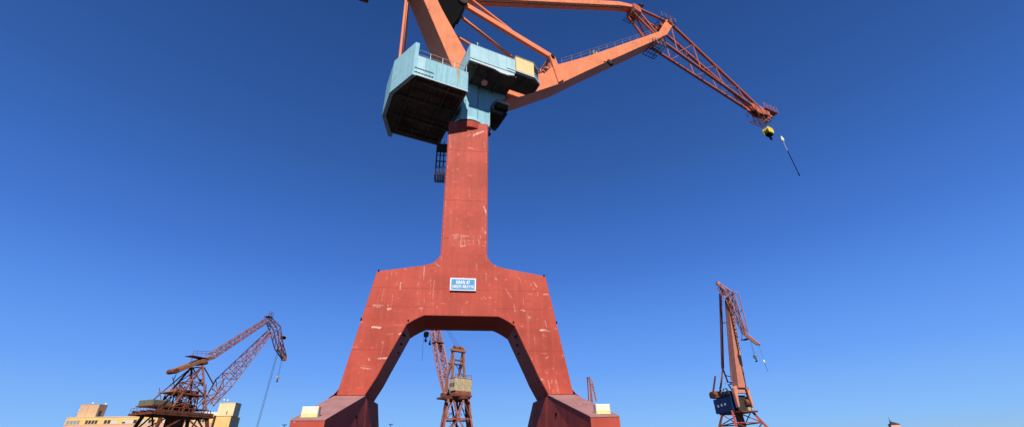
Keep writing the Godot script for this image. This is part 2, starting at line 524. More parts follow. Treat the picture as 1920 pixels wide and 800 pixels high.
func build_main_crane() -> Node3D:
	var crane := node(self, "portal_crane", Transform3D(Basis(Vector3.UP, COLUMN_TURN), Vector3(-3.668, 0, -30.0)))
	tag(crane, "largest red portal crane in the foreground with pale blue machinery house and orange boom", "crane")
	var deep := 3.9
	# --- portal frame: shoulders and two legs in one welded plate box
	var half: Array = []
	half.append_array(arc_between(V(1.72, 15.15), V(2.85, 14.12), V(1.85, 14.35), 7))
	half.append_array([V(6.13, 13.54), V(7.53, 5.30), V(5.83, 5.30)])
	half.append_array(arc_between(V(5.25, 6.35), V(4.9, 7.15), V(5.05, 6.8), 2))
	half.append_array(arc_between(V(3.7, 9.76), V(2.56, 10.4), V(3.12, 10.18), 3))
	var poly: Array = []
	for q in half:
		if q.x > 0.01:
			poly.append(q)
	var n := poly.size()
	for i in n:
		var q: Vector2 = poly[n - 1 - i]
		poly.append(V(-q.x, q.y))
	var st := mb()
	prism(st, poly, -deep, 0.0, 0.035)
	var frame := solid(crane, "portal_frame", st, mats.portal)
	tag(frame, "red steel portal frame with two splayed legs", "")
	for s in [-1.0, 1.0]:           # small lifting lugs and hatch knobs on the rims
		for q in [[6.02, 13.5, -0.12], [6.72, 10.0, -0.1], [3.62, 9.95, 0.05]]:
			box(frame, "lifting_lug", P(s * q[0] - 0.05, q[1], -0.03), P(s * q[0] + 0.05, q[1] + 0.16, 0.1), mats.black)
		for k in 3:                  # dark drain holes with a lip in the inner faces
			var y := 9.2 - 0.42 * k
			var xx: float = s * (3.93 + 0.48 * (9.2 - y) / 0.9 - 0.06)
			box(frame, "drain_lip", P(xx - 0.04, y, 0.75 + 0.8 * k), P(xx + 0.04, y + 0.12, 1.05 + 0.8 * k), mats.black)
	# --- column
	st = mb()
	prism(st, [V(-1.69, 14.9), V(1.69, 14.9), V(1.69, 27.9), V(-1.69, 27.9)], -2.72, -0.004, 0.03)
	var column := solid(crane, "column", st, mats.portal)
	tag(column, "tall square red column with scraped paint", "")
	for x in [-1.72, 1.72]:
		beam(column, "edge_strip", Vector3(x, 15.2, -0.05), Vector3(x, 27.85, -0.05), 0.05, 0.06, mats.red)
	for y in [24.76, 19.79, 16.4]:       # weld beads round the column
		beam(column, "weld_bead", Vector3(-1.68, y, -0.004), Vector3(1.68, y, -0.004), 0.03, 0.012, mats.red)
	for q in [[-6.35, 12.35, 6.35, 12.35], [-6.6, 11.0, -2.2, 11.0], [2.2, 11.0, 6.6, 11.0], [-7.05, 8.1, -4.55, 8.1], [4.55, 8.1, 7.05, 8.1], [-2.6, 10.5, -2.6, 14.1], [2.6, 10.5, 2.6, 14.1]]:
		beam(frame, "weld_bead", Vector3(q[0], q[1], 0.0), Vector3(q[2], q[3], 0.0), 0.028, 0.01, mats.red)
	# --- long feet along the rails
	for s in [-1.0, 1.0]:
		st = mb()
		var sec := [[-7.75, 7.58, 6.12, 3.36], [0.06, 7.66, 5.80, 5.30], [0.5, 8.1, 5.72, 5.26], [3.9, 8.1, 5.5, 5.26], [11.6, 7.58, 6.12, 3.36]]
		for i in sec.size() - 1:
			var a: Array = sec[i]
			var b: Array = sec[i + 1]
			var ib0: float = a[2] - (0.0 if i == 0 else 0.25)
			var ib1: float = b[2] - (0.25 if i < 3 else 0.0)
			hexa(st, [P(s * a[1], 1.3, a[0]), P(s * ib0, 1.3, a[0]), P(s * a[2], a[3] - 0.03, a[0]), P(s * a[1], a[3] - 0.03, a[0]), P(s * b[1], 1.3, b[0]), P(s * ib1, 1.3, b[0]), P(s * b[2], b[3] - 0.03, b[0]), P(s * b[1], b[3] - 0.03, b[0])])
		var foot := solid(crane, "foot", st, mats.red)
		tag(foot, "long red foot beam with a sloping top", "")
		st = mb()                   # the weathered plate on the sloping top
		hexa(st, [P(s * 7.60, 3.33, -7.77), P(s * 6.10, 3.33, -7.77), P(s * 6.10, 3.37, -7.77), P(s * 7.60, 3.37, -7.77), P(s * 7.68, 5.27, 0.06), P(s * 5.78, 5.27, 0.06), P(s * 5.78, 5.31, 0.06), P(s * 7.68, 5.31, 0.06)])
		var top := solid(foot, "top_plate", st, mats.foot_top)
		tag(top, "chalky faded pink-red top plate", "")
		st = mb()                   # curved gusset outside the leg
		var g := [V(s * 7.36, 6.3), V(s * 7.5, 5.28), V(s * 8.1, 5.28)]
		g.append_array(arc_between(V(s * 8.05, 5.3), V(s * 7.36, 6.3), V(s * 7.58, 5.55), 5))
		prism(st, g, -3.0, -0.55, 0.02)
		solid(foot, "gusset", st, mats.red)
		for k in 4:                  # dark holes with lips on the inner face
			box(foot, "drain_lip", P(s * (5.86 + 0.02 * k) - 0.05, 3.9 - 0.17 * k, -1.9 + 0.75 * k), P(s * (5.86 + 0.02 * k) + 0.05, 4.06 - 0.17 * k, -1.6 + 0.75 * k), mats.black)
		for z in [-6.4, -4.4, 8.2, 10.2]:
			var bogie := node(crane, "bogie")
			box(bogie, "frame", P(s * 6.4, 0.5, z - 0.8), P(s * 7.2, 1.32, z + 0.8), mats.dark_steel)
			for dz in [-0.45, 0.45]:
				tube(bogie, "wheel", P(s * 6.8 - 0.12, 0.32, z + dz), P(s * 6.8 + 0.12, 0.32, z + dz), 0.32, mats.dark_steel)
		# --- white cover boxes on the front ends of the feet
		var lamp := node(crane, "cover_box")
		st = mb()
		var cx: float = s * 6.96
		var y0 := 3.46
		prism(st, [V(cx - 0.37, y0), V(cx + 0.37, y0), V(cx + 0.37, y0 + 0.28), V(cx + 0.37, y0 + 0.5), V(cx - 0.37, y0 + 0.5), V(cx - 0.37, y0 + 0.28)], 6.85, 7.32, 0.05)
		solid(lamp, "cover", st, mats.box_white)
		box(lamp, "band", Vector3(cx - 0.35, y0 + 0.03, 7.3), Vector3(cx + 0.35, y0 + 0.22, 7.335), mats.box_yellow)
		box(lamp, "base", Vector3(cx - 0.34, y0 - 0.14, 6.9), Vector3(cx + 0.3, y0 + 0.01, 7.28), mats.black)
		tag(lamp, "white box with yellowed lower half", "")
	# --- the sign
	var sgn := box(crane, "name_sign", Vector3(-0.93, 12.21, 0.03), Vector3(0.93, 13.16, 0.13), mats.sign_white, 0.015)
	tag(sgn, "blue sign with white border and lettering", "")
	box(sgn, "sign_face", Vector3(-0.84, 12.29, 0.12), Vector3(0.84, 13.08, 0.138), mats.sign_blue, 0.003)
	for x in [-0.7, 0.7]:
		box(sgn, "bracket", Vector3(x - 0.05, 12.35, -0.01), Vector3(x + 0.05, 13.0, 0.035), mats.dark_steel)
	lettering(sgn, "KRAN 47", Vector3(0.0, 12.70, 0.139), 0.28, 0.98)
	lettering(sgn, "(46)31-882116", Vector3(0.0, 12.36, 0.139), 0.27, 1.54)
	# --- caged ladder and landing on the left of the column
	var cage := node(crane, "caged_ladder")
	tag(cage, "dark steel ladder cage with a landing", "")
	grating(cage, P(-2.75, 23.5, 2.0), P(-1.72, 23.5, 3.2), 5, mats.dark_steel)
	for z in [2.05, 3.15]:
		for x in [-2.72, -2.4, -2.08]:
			tube(cage, "upright", P(x, 23.5, z), P(x, 27.2, z), 0.03, mats.dark_steel)
		for y in [23.8, 24.4, 25.0, 25.7, 26.4]:
			tube(cage, "hoop", P(-2.74, y, z), P(-1.72, y, z), 0.028, mats.dark_steel)
	for y in [23.8, 24.2, 24.6, 25.0, 25.35, 25.7, 26.05, 26.4]:
		tube(cage, "rung", P(-2.72, y, 2.05), P(-2.72, y, 3.15), 0.025, mats.dark_steel)
	for k in 6:
		tube(cage, "mesh_bar", P(-2.7 + 0.17 * k, 23.5, 2.03), P(-2.7 + 0.17 * k, 24.4, 2.03), 0.018, mats.dark_steel)
	box(cage, "top_plate", P(-2.76, 25.9, 2.0), P(-1.74, 26.9, 2.03), mats.dark_steel)
	box(cage, "door", P(-1.74, 24.4, 2.2), P(-1.69, 25.3, 2.9), mats.black)
	# --- slewing ring
	var U := Transform3D(Basis(Vector3.UP, SLEW_TURN), Vector3(0, 0, -1.95))
	st = mb()
	lathe(st, Vector3(0, 0, 0), [V(0.0, 27.2), V(1.56, 27.2), V(1.62, 27.26), V(1.62, 27.95), V(0.0, 27.95)], 64)
	var ring_at := Transform3D(Basis(), Vector3(0, 0, -1.36))
	solid(crane, "slewing_ring", st, mats.red, ring_at)
	st = mb()
	lathe(st, Vector3(0, 0, 0), [V(0.0, 27.95), V(1.55, 27.95), V(1.55, 28.14), V(0.0, 28.14)], 64)
	solid(crane, "ring_gear", st, mats.black, ring_at)
	# --- pedestal
	st = mb()
	var ped := [V(-1.38, 28.1), V(1.47, 28.1)]
	ped.append_array([V(1.47, 30.2)])
	ped.append_array(arc_between(V(1.5, 30.6), V(3.1, 32.3), V(1.75, 31.9), 7))
	ped.append_array([V(3.1, 33.2), V(-1.38, 33.2)])
	prism(st, ped, -0.9, 1.85, 0.03)
	var pedestal := solid(crane, "pedestal", st, mats.blue, U)
	tag(pedestal, "pale blue slewing pedestal flaring to the right", "")
	st = mb()
	lathe(st, U.affine_inverse() * Vector3(0, 0, -1.36), [V(0.0, 28.13), V(1.5, 28.13), V(1.5, 28.42), V(1.46, 28.5), V(0.0, 28.5)], 64)
	solid(pedestal, "skirt", st, mats.blue_pale)
	box(pedestal, "rib", P(0.2, 28.7, -1.9), P(0.28, 32.4, -1.84), mats.teal)
	for x in [-1.30, 1.40]:
		box(pedestal, "rib", P(x - 0.05, 28.2, -1.92), P(x + 0.05, 30.2, -1.84), mats.blue)
	build_house(crane, U)
	build_upper(crane, U)
	build_jib(crane, U)
	return crane

func lettering(parent: Node, text: String, at: Vector3, high: float, wide: float) -> void:
	var font := SystemFont.new()
	font.font_names = PackedStringArray(["Droid Sans"])
	font.font_weight = 700
	var t := TextMesh.new()
	t.text = text
	t.font = font
	t.font_size = 64
	t.pixel_size = 0.01
	t.depth = 0.01
	var box_ := t.get_aabb()
	var k := Vector3(wide / maxf(box_.size.x, 0.01), high / maxf(box_.size.y, 0.01), 1.0)
	var c := box_.get_center()
	put(parent, "lettering", t, mats.sign_white, Transform3D(Basis.from_scale(k), at + Vector3(-c.x * k.x, high * 0.5 - c.y * k.y, 0.004)))

func build_house(crane: Node3D, U: Transform3D) -> void:
	var house := node(crane, "machinery_house", U)
	tag(house, "pale blue machinery house with black underside", "")
	# core body behind the panels
	var st := mb()
	plan_prism(st, [V(-6.36, -4.02), V(-1.64, -4.02), V(-1.64, 4.02), V(-6.36, 4.02), V(-7.4, 1.3), V(-7.4, -1.3)], 29.45, 31.3, 0.01)
	solid(house, "wall", st, mats.blue)
	st = mb()
	plan_prism(st, [V(-6.4, -4.08), V(-1.62, -4.08), V(-1.62, 4.08), V(-6.4, 4.08), V(-7.5, 1.3), V(-7.5, -1.3)], 31.3, 31.38, 0.02)
	solid(house, "roof", st, mats.blue_pale)
	# near wall of plates
	var cols := 5
	for i in cols:
		var a := -6.36 + (4.74 / cols) * i
		box(house, "panel", P(a + 0.006, 29.24, -4.11), P(a + 4.74 / cols - 0.006, 31.42, -4.02), mats.blue if i > 0 else mats.blue_pale, 0.008)
		box(house, "panel", P(a + 0.006, 29.24, 4.02), P(a + 4.74 / cols - 0.006, 31.42, 4.11), mats.blue, 0.008)
	for i in 8:
		box(house, "panel", P(-1.64, 29.24, -4.02 + 1.005 * i + 0.006), P(-1.56, 31.42, -4.02 + 1.005 * (i + 1) - 0.006), mats.blue, 0.008)
	box(house, "trim", P(-6.38, 29.16, -4.13), P(-1.56, 29.26, -4.04), mats.blue_white, 0.01)
	box(house, "trim", P(-6.38, 31.42, -4.12), P(-1.56, 31.47, -4.0), mats.blue_white, 0.01)
	for d in [[-2.55, 31.4, 2.1, 0.055], [-2.46, 31.4, 1.5, 0.04], [-2.40, 31.35, 0.7, 0.03], [-2.62, 31.4, 0.9, 0.03], [-4.2, 30.6, 0.8, 0.02], [-3.35, 31.2, 0.6, 0.02]]:
		st = mb()
		var du: float = d[0]
		var dv: float = d[1]
		prism(st, [V(du - d[3], dv), V(du + d[3], dv), V(du + d[3] * 1.2, dv - d[2] * 0.3), V(du + d[3] * 0.7, dv - d[2] * 0.7), V(du, dv - d[2]), V(du - d[3] * 0.6, dv - d[2] * 0.6), V(du - d[3] * 1.1, dv - d[2] * 0.25)], 4.109, 4.113, 0.001)
		solid(house, "rust_run", st, mats.rust_run)
	# vents: two rows of dark slots with hoods
	for row in 2:
		for k in 12:
			var u := -6.28 + 0.137 * k
			var v := 29.96 - 0.47 * row
			box(house, "vent_slot", P(u, v - 0.07, -4.118), P(u + 0.105, v + 0.07, -4.10), mats.black, 0.002)
			if row == 1 and k % 2 == 0:
				box(house, "vent_hood", P(u + 0.02, v - 0.02, -4.16), P(u + 0.12, v + 0.09, -4.10), mats.blue_pale, 0.005)
	# tall bulkhead round the rear end
	var path := [V(-6.42, -4.12), V(-7.62, -1.32), V(-7.62, 1.86), V(-6.5, 4.5)]
	var inner := [V(-6.08, -4.12), V(-7.30, -1.25), V(-7.30, 1.78), V(-6.1, 4.5)]
	for i in 3:
		for k in 3:
			var t0 := k / 3.0 + 0.002
			var t1 := (k + 1) / 3.0 - 0.002
			st = mb()
			plan_prism(st, [path[i].lerp(path[i + 1], t0), path[i].lerp(path[i + 1], t1), inner[i].lerp(inner[i + 1], t1), inner[i].lerp(inner[i + 1], t0)], 29.08, 32.95, 0.015)
			var plate := solid(house, "bulkhead_panel", st, mats.blue)
			if i == 0 and k == 0:
				tag(plate, "tall bulkhead panel at the rear corner of the house", "")
	# underside: floor, girders, cross beams and hung trays
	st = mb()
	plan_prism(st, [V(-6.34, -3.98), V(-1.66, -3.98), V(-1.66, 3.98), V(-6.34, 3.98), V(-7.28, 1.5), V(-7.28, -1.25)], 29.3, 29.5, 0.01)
	solid(house, "floor", st, mats.dark_neutral)
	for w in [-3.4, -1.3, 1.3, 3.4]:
		box(house, "floor_girder", P(-7.0 if absf(w) < 2.0 else -6.2, 29.02, w - 0.14), P(1.2 if absf(w) < 2.0 else -1.7, 29.3, w + 0.14), mats.dark_neutral)
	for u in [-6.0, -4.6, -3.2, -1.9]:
		box(house, "cross_beam", P(u - 0.09, 29.12, -3.9), P(u + 0.09, 29.3, 3.9), mats.dark_neutral)
	box(house, "hatch", P(-5.6, 29.2, 2.0), P(-5.0, 29.29, 3.0), mats.dark_steel)
	box(house, "hatch", P(-3.0, 29.2, -3.0), P(-2.3, 29.29, -1.7), mats.dark_steel)
	for w in [-2.6, 0.4, 2.4]:
		tube(house, "conduit", P(-6.2, 29.08, w), P(-1.7, 29.08, w), 0.05, mats.dark_steel)
	# handrail on the roof
	var hr := node(house, "handrail")
	rail(hr, [P(-6.1, 31.38, -3.85), P(-1.7, 31.38, -3.85)], 1.05, 1.05, 0.024, mats.galvanised)
	# thin balancing rods behind the bulkhead
	for q in [[-7.1, -7.52, -1.0], [-6.3, -7.02, 1.0]]:
		tube(crane, "counterweight_rod", U * P(q[0], 31.3, q[2]), U * P(q[1], 46.6, q[2]), 0.13, mats.orange)


func build_upper(crane: Node3D, U: Transform3D) -> void:
	# --- side housing above the pedestal
	var shift := Transform3D(Basis(), Vector3(0.12, 0.45, -0.35))
	var hs := node(crane, "electrical_housing", U * shift)
	tag(hs, "pale blue electrical housing beside the cab", "")
	box(hs, "wall", P(-1.70, 32.38, -4.88), P(2.66, 34.14, -1.75), mats.blue)
	for i in 5:
		var a := -1.76 + 0.898 * i
		box(hs, "panel", P(a + 0.006, 32.40, -4.96), P(a + 0.892, 34.22, -4.88), mats.blue_pale, 0.008)
	for i in 4:
		box(hs, "panel", P(-1.78, 32.40, -4.94 + 0.8 * i), P(-1.70, 34.22, -4.94 + 0.8 * i + 0.79), mats.blue_pale, 0.008)
	box(hs, "roof", P(-1.8, 34.22, -4.98), P(2.74, 34.27, -1.7), mats.blue_pale)
	st_ledge(hs)
	var pin := node(hs, "aerial")
	tube(pin, "stem", P(-1.05, 34.25, -4.8), P(-1.05, 34.85, -4.8), 0.03, mats.galvanised)
	tube(pin, "arm", P(-1.2, 34.8, -4.8), P(-0.9, 34.8, -4.8), 0.03, mats.galvanised)
	# bracket floor between housing and pedestal
	box(hs, "floor", P(-1.66, 32.2, -4.7), P(3.0, 32.37, -1.8), mats.dark_neutral)
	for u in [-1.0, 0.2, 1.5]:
		box(hs, "floor_beam", P(u - 0.08, 31.95, -4.75), P(u + 0.08, 32.2, -1.8), mats.dark_neutral)
	var lamp := node(hs, "floodlight")
	tag(lamp, "floodlight with a pink reflector under the housing", "")
	tube(lamp, "arm", P(0.75, 32.2, -3.05), P(0.5, 32.3, -3.05), 0.06, mats.dark_steel)
	tube(lamp, "stem", P(0.62, 32.2, -3.05), P(0.42, 31.95, -3.1), 0.13, mats.dark_steel)
	var st := mb()
	lathe(st, Vector3.ZERO, [V(0.05, 0.28), V(0.16, 0.2), V(0.24, 0.0), V(0.2, -0.12), V(0.0, -0.16)], 18)
	solid(lamp, "reflector", st, mats.lamp_pink, Transform3D(Basis(Vector3.RIGHT, -0.5).scaled(Vector3(1.25, 1.35, 1.25)), P(0.3, 31.75, -3.3)))
	# --- operator's cab
	var cab := node(crane, "operator_cab", U * shift)
	tag(cab, "cream operator cab with dark front windows", "")
	var plan := [V(2.82, -4.95), V(4.72, -4.95), V(5.55, -4.42), V(5.6, -3.5), V(4.9, -2.9), V(2.82, -2.9)]
	st = mb()
	plan_prism(st, plan, 32.94, 34.78, 0.03)
	solid(cab, "body", st, mats.cream)
	st = mb()
	plan_prism(st, [V(2.78, -5.0), V(4.74, -5.0), V(5.63, -4.44), V(5.68, -3.48), V(4.9, -2.85), V(2.78, -2.85)], 34.78, 34.84, 0.02)
	solid(cab, "roof", st, mats.cream)
	st = mb()
	plan_prism(st, [V(1.85, -5.02), V(4.78, -5.02), V(5.65, -4.46), V(5.7, -3.45), V(4.95, -2.6), V(2.75, -2.6), V(2.75, -4.55), V(1.85, -4.55)], 32.72, 32.86, 0.02)
	solid(cab, "platform", st, mats.blue_white)
	st = mb()
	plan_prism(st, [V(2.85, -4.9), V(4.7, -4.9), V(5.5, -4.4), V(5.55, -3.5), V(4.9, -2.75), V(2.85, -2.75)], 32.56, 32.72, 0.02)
	solid(cab, "underframe", st, mats.dark_neutral)
	st = mb()
	plan_prism(st, [V(2.82, -4.95), V(4.72, -4.95), V(5.55, -4.42), V(5.6, -3.5), V(4.9, -2.9), V(2.82, -2.9)], 32.86, 32.945, 0.01)
	solid(cab, "plinth", st, mats.black)
	# windows on the slanted front corner and the front
	for f in [[V(4.72, -4.95), V(5.55, -4.42)], [V(5.55, -4.42), V(5.6, -3.5)], [V(5.6, -3.5), V(4.9, -2.9)]]:
		var a: Vector2 = f[0].lerp(f[1], 0.08)
		var b: Vector2 = f[0].lerp(f[1], 0.92)
		var d := (b - a).normalized()
		var out := V(d.y, -d.x) * 0.02
		for g in [[33.05, 33.42], [33.5, 34.6]]:
			st = mb()
			plan_prism(st, [a + out, b + out, b - out * 2.0, a - out * 2.0], g[0], g[1], 0.005)
			solid(cab, "window", st, mats.glass)
		st = mb()
		plan_prism(st, [a + out * 1.6, b + out * 1.6, b, a], 33.42, 33.5, 0.005)
		solid(cab, "window_bar", st, mats.blue_white)
	var sill := mb()
	plan_prism(sill, [V(4.75, -5.06), V(5.62, -4.5), V(5.56, -4.4), V(4.7, -4.96)], 32.9, 33.03, 0.01)
	solid(cab, "window_sill", sill, mats.blue_white)
	box(cab, "step", P(1.9, 32.45, -5.0), P(2.7, 32.5, -4.6), mats.blue_white)
	# --- winches and dark machinery in front of the pedestal
	var mach := node(crane, "hoist_machinery", U)
	tag(mach, "dark hoist machinery beside the boom foot", "")
	box(mach, "platform", P(1.5, 31.0, -1.2), P(3.6, 31.12, 1.2), mats.dark_steel)
	box(mach, "platform_edge", P(2.3, 31.95, -1.55), P(3.7, 32.08, -1.45), mats.blue_white)
	box(mach, "tray", P(2.4, 31.35, -1.42), P(3.6, 31.95, -0.7), mats.dark_steel)
	box(mach, "bracket", P(1.45, 29.9, -0.2), P(2.2, 31.0, 0.2), mats.dark_neutral)
	box(mach, "bracket", P(1.45, 30.75, -1.2), P(3.1, 31.0, -1.0), mats.dark_neutral)
	tube(mach, "drum", P(2.6, 32.5, -1.2), P(2.6, 32.5, 1.0), 0.42, mats.jib)
	tube(mach, "drum", P(3.2, 33.2, -1.3), P(3.2, 33.2, -0.6), 0.3, mats.dark_steel)
	tube(mach, "motor", P(2.2, 31.5, 0.3), P(2.2, 31.5, 1.4), 0.4, mats.dark_steel)
	rng.seed = 77
	for k in 9:
		var q := P(rng.randf_range(1.8, 3.2), rng.randf_range(32.5, 33.9), rng.randf_range(-1.7, -1.2))
		tube(mach, "pipe", q, q + Vector3(rng.randf_range(-0.3, 0.7), rng.randf_range(-0.8, 0.3), rng.randf_range(-0.2, 0.2)), 0.05, [mats.dark_steel, mats.jib, mats.rust_pink][k % 3])
	for k in 5:
		beam(mach, "cable_tray", P(1.5 + 0.35 * k, 29.0 + 0.45 * k, 0.9), P(1.75 + 0.35 * k, 31.0, 0.6), 0.07, 0.07, mats.dark_steel)
	tube(mach, "brace", P(1.47, 28.3, 0.3), P(3.2, 31.0, 0.3), 0.06, mats.dark_steel)
	for q in [[2.05, 29.25, 0.4], [2.75, 30.3, 0.5]]:
		var fl := node(mach, "floodlight")
		tube(fl, "arm", P(q[0] - 0.6, q[1] + 0.5, q[2]), P(q[0], q[1] + 0.2, q[2]), 0.04, mats.dark_steel)
		tube(fl, "housing", P(q[0], q[1] + 0.25, q[2]), P(q[0] + 0.2, q[1] - 0.2, q[2] - 0.15), 0.24, mats.dark_steel)

func st_ledge(hs: Node3D) -> void:
	# the dark joint and the pale ledge under the panels, deeper towards the cab
	box(hs, "joint", P(-1.74, 32.29, -4.90), P(2.66, 32.40, -4.80), mats.black, 0.005)
	var st := mb()
	prism(st, [V(-1.8, 32.28), V(1.9, 32.30), V(2.6, 32.30), V(2.6, 32.08), V(1.9, 31.84), V(1.2, 31.82), V(0.6, 32.02), V(-1.8, 32.05)], 4.86, 4.98, 0.015)
	solid(hs, "ledge", st, mats.blue_white)

func build_jib(crane: Node3D, U: Transform3D) -> void:
	var st := mb()
	# --- leaning mast
	prism(st, [V(-0.85, 31.45), V(0.55, 31.45), V(0.62, 34.4), V(-0.96, 37.3), V(-3.75, 42.3), V(-6.1, 47.4), V(-7.8, 47.4), V(-5.72, 42.6), V(-2.32, 34.7)], -1.4, 1.4, 0.04)
	var mast := solid(crane, "mast", st, mats.orange, U)
	tag(mast, "broad orange box mast leaning to the rear", "")
	beam(mast, "seam", P(-4.55, 40.0, -0.35), P(-4.9, 40.85, -0.35), 0.05, 0.06, mats.black)
	for q in [[-3.95, 38.6, 0.1], [-4.3, 39.4, 0.0], [-5.3, 41.9, 0.6]]:
		beam(mast, "seam", P(q[0] - 0.02, q[1], q[2]), P(q[0] - 0.22, q[1] + 0.5, q[2] + 0.1), 0.05, 0.06, mats.black)
	box(mast, "root_block", P(-1.0, 31.2, -1.6), P(1.2, 33.3, 1.6), mats.blue)
	tube(mast, "strut", P(-1.9, 41.6, 0.5), P(1.6, 40.5, 0.5), 0.17, mats.orange)
	# --- luffing drive at the mast head
	var drive := node(crane, "luffing_drive", U)
	tag(drive, "luffing drive hung at the mast head, its shade painted black", "")
	st = mb()
	prism(st, [V(-4.2, 43.1), V(-2.5, 40.5), V(-1.9, 42.2), V(-1.45, 44.3), V(-1.2, 46.9), V(-5.4, 46.9)], -1.25, 1.25, 0.03)
	solid(drive, "case", st, mats.black)  # near-black colour carries the shade on the drive, though its side faces the sun
	tube(drive, "sheave", P(-1.6, 45.2, -1.5), P(-1.6, 45.2, 1.5), 0.6, mats.dark_steel)
	# --- rear counterweight arm
	var arm := node(crane, "counterweight_arm", U)
	tag(arm, "orange counterweight arm reaching out to the rear", "")
	for w in [-1.6, 1.6]:
		beam(arm, "arm_beam", P(-5.5, 48.4, w), P(-11.4, 46.6, w), 0.9, 0.35, mats.orange)
	st = mb()
	prism(st, [V(-11.7, 43.1), V(-10.8, 43.2), V(-10.5, 47.0), V(-12.0, 47.0)], -1.9, 1.9, 0.06)
	solid(arm, "counterweight", st, mats.rust_brown)
	# --- boom
	st = mb()
	var low := [V(2.9, 32.15), V(4.03, 33.2), V(5.52, 34.25), V(7.2, 35.6), V(10.4, 38.15), V(14.3, 41.85), V(29.3, 55.65)]
	var high := [V(30.2, 57.6), V(29.1, 56.9), V(14.6, 44.5), V(10.3, 41.15), V(8.2, 38.9), V(4.4, 35.6), V(2.6, 33.4)]
	var out: Array = low.duplicate()
	out.append_array([V(31.0, 57.6)])
	out.append_array(high)
	prism(st, out, -1.12, 1.12, 0.03)
	var boom := solid(crane, "boom", st, mats.orange, U)
	tag(boom, "long orange box boom rising to the right", "")
	st = mb()
	prism(st, [V(10.0, 38.0), V(10.75, 38.75), V(10.1, 41.2), V(9.75, 42.4), V(9.1, 42.0), V(9.4, 40.6)], -1.3, -1.0, 0.03)
	prism(st, [V(10.0, 38.0), V(10.75, 38.75), V(10.1, 41.2), V(9.75, 42.4), V(9.1, 42.0), V(9.4, 40.6)], 1.0, 1.3, 0.03)
	solid(boom, "bracket_plate", st, mats.orange)
	box(boom, "diaphragm", P(9.3, 39.7, -1.0), P(9.7, 42.2, 1.0), mats.orange)
	tube(boom, "rod_pin", P(9.5, 41.9, -1.5), P(9.5, 41.9, 1.5), 0.24, mats.dark_steel)
	for k in 6:
		tube(boom, "ladder_rung", P(8.55 + 0.09 * k, 39.4 + 0.4 * k, -1.2), P(8.55 + 0.09 * k, 39.4 + 0.4 * k, -0.7), 0.03, mats.dark_steel)
	for w in [-1.2, -0.7]:
		tube(boom, "ladder_stile", P(8.5, 39.2, w), P(9.05, 41.7, w), 0.03, mats.dark_steel)
	for k in 3:
		box(boom, "fitting", P(8.0 + 0.25 * k, 38.9 + 0.35 * k, -1.25), P(8.35 + 0.25 * k, 39.15 + 0.35 * k, -0.9), [mats.rust_pink, mats.dark_steel, mats.salmon][k])
	var hr := node(boom, "handrail")
	var p0 := P(10.9, 41.5, -1.02)
	var p1 := P(28.9, 56.6, -1.02)
	for k in 13:
		var q := p0.lerp(p1, k / 12.0)
		tube(hr, "post", q, q + Vector3(0, 0.95, 0), 0.018, mats.rail_paint)
	for h in [0.5, 0.95]:
		tube(hr, "rail", p0 + Vector3(0, h, 0), p1 + Vector3(0, h, 0), 0.018, mats.rail_paint)
	var winch := node(boom, "boom_winch")
	box(winch, "bed", P(15.4, 45.1, -1.0), P(17.6, 45.4, 1.0), mats.dark_steel)
	tube(winch, "drum", P(16.4, 46.2, -0.95), P(16.4, 46.2, 0.3), 0.5, mats.galvanised)
	for k in 4:
		tube(winch, "frame_bar", P(15.5 + 0.6 * k, 45.3, -0.95), P(15.9 + 0.5 * k, 46.9, -0.95), 0.07, mats.dark_steel)
	tube(winch, "lamp_arm", P(17.3, 45.0, -1.1), P(17.7, 44.4, -1.6), 0.06, mats.dark_steel)
	tube(winch, "lamp", P(17.6, 44.7, -1.6), P(17.9, 44.0, -1.75), 0.25, mats.dark_steel)
	# --- boom head
	var head := node(crane, "boom_head", U)
	tag(head, "forked boom head with sheaves and a service platform", "")
	for w in [-0.95, 0.95]:
		st = mb()
		prism(st, [V(29.2, 55.7), V(31.0, 57.3), V(32.8, 60.2), V(32.9, 61.3), V(32.0, 61.4), V(29.6, 57.5)], -w - 0.16, -w + 0.16, 0.03)
		solid(head, "fork_plate", st, mats.orange)
	tube(head, "pivot_pin", P(32.4, 60.9, -1.4), P(32.4, 60.9, 1.4), 0.35, mats.jib)
	for w in [-0.5, 0.0, 0.5]:
		tube(head, "sheave", P(31.6, 60.4, w - 0.08), P(31.6, 60.4, w + 0.08), 0.7, mats.jib)
	grating(head, P(30.6, 60.95, -1.4), P(33.4, 60.95, 1.4), 5, mats.dark_steel)
	rail(head, [P(30.6, 61.0, -1.5), P(33.4, 61.0, -1.5), P(33.4, 61.0, 1.5)], 1.0, 0.9, 0.025, mats.rail_paint)
	grating(head, P(27.4, 53.7, -1.3), P(29.6, 53.7, 1.2), 4, mats.dark_steel)
	rail(head, [P(27.4, 53.7, -1.3), P(29.6, 53.7, -1.3), P(29.6, 53.7, 1.2)], 0.9, 0.75, 0.03, mats.rail_paint)
	for k in 5:
		tube(head, "hanger", P(27.2 + 0.65 * k, 53.3, -1.4), P(27.4 + 0.65 * k, 55.0 + 0.5 * k, -1.0), 0.05, mats.dark_steel)
	# --- fly jib: a lattice of tubes with a kink at the boom head
	var fly := node(crane, "fly_jib", U)
	tag(fly, "red lattice fly jib with tubular chords hung from the boom head", "")
	var h0 := [P(26.7, 61.6, 0), P(25.4, 60.1, 0)]
	var k0 := [P(32.9, 61.2, 0), P(29.3, 55.6, 0)]
	var t0 := [P(49.3, 50.2, 0), P(47.3, 50.0, 0)]
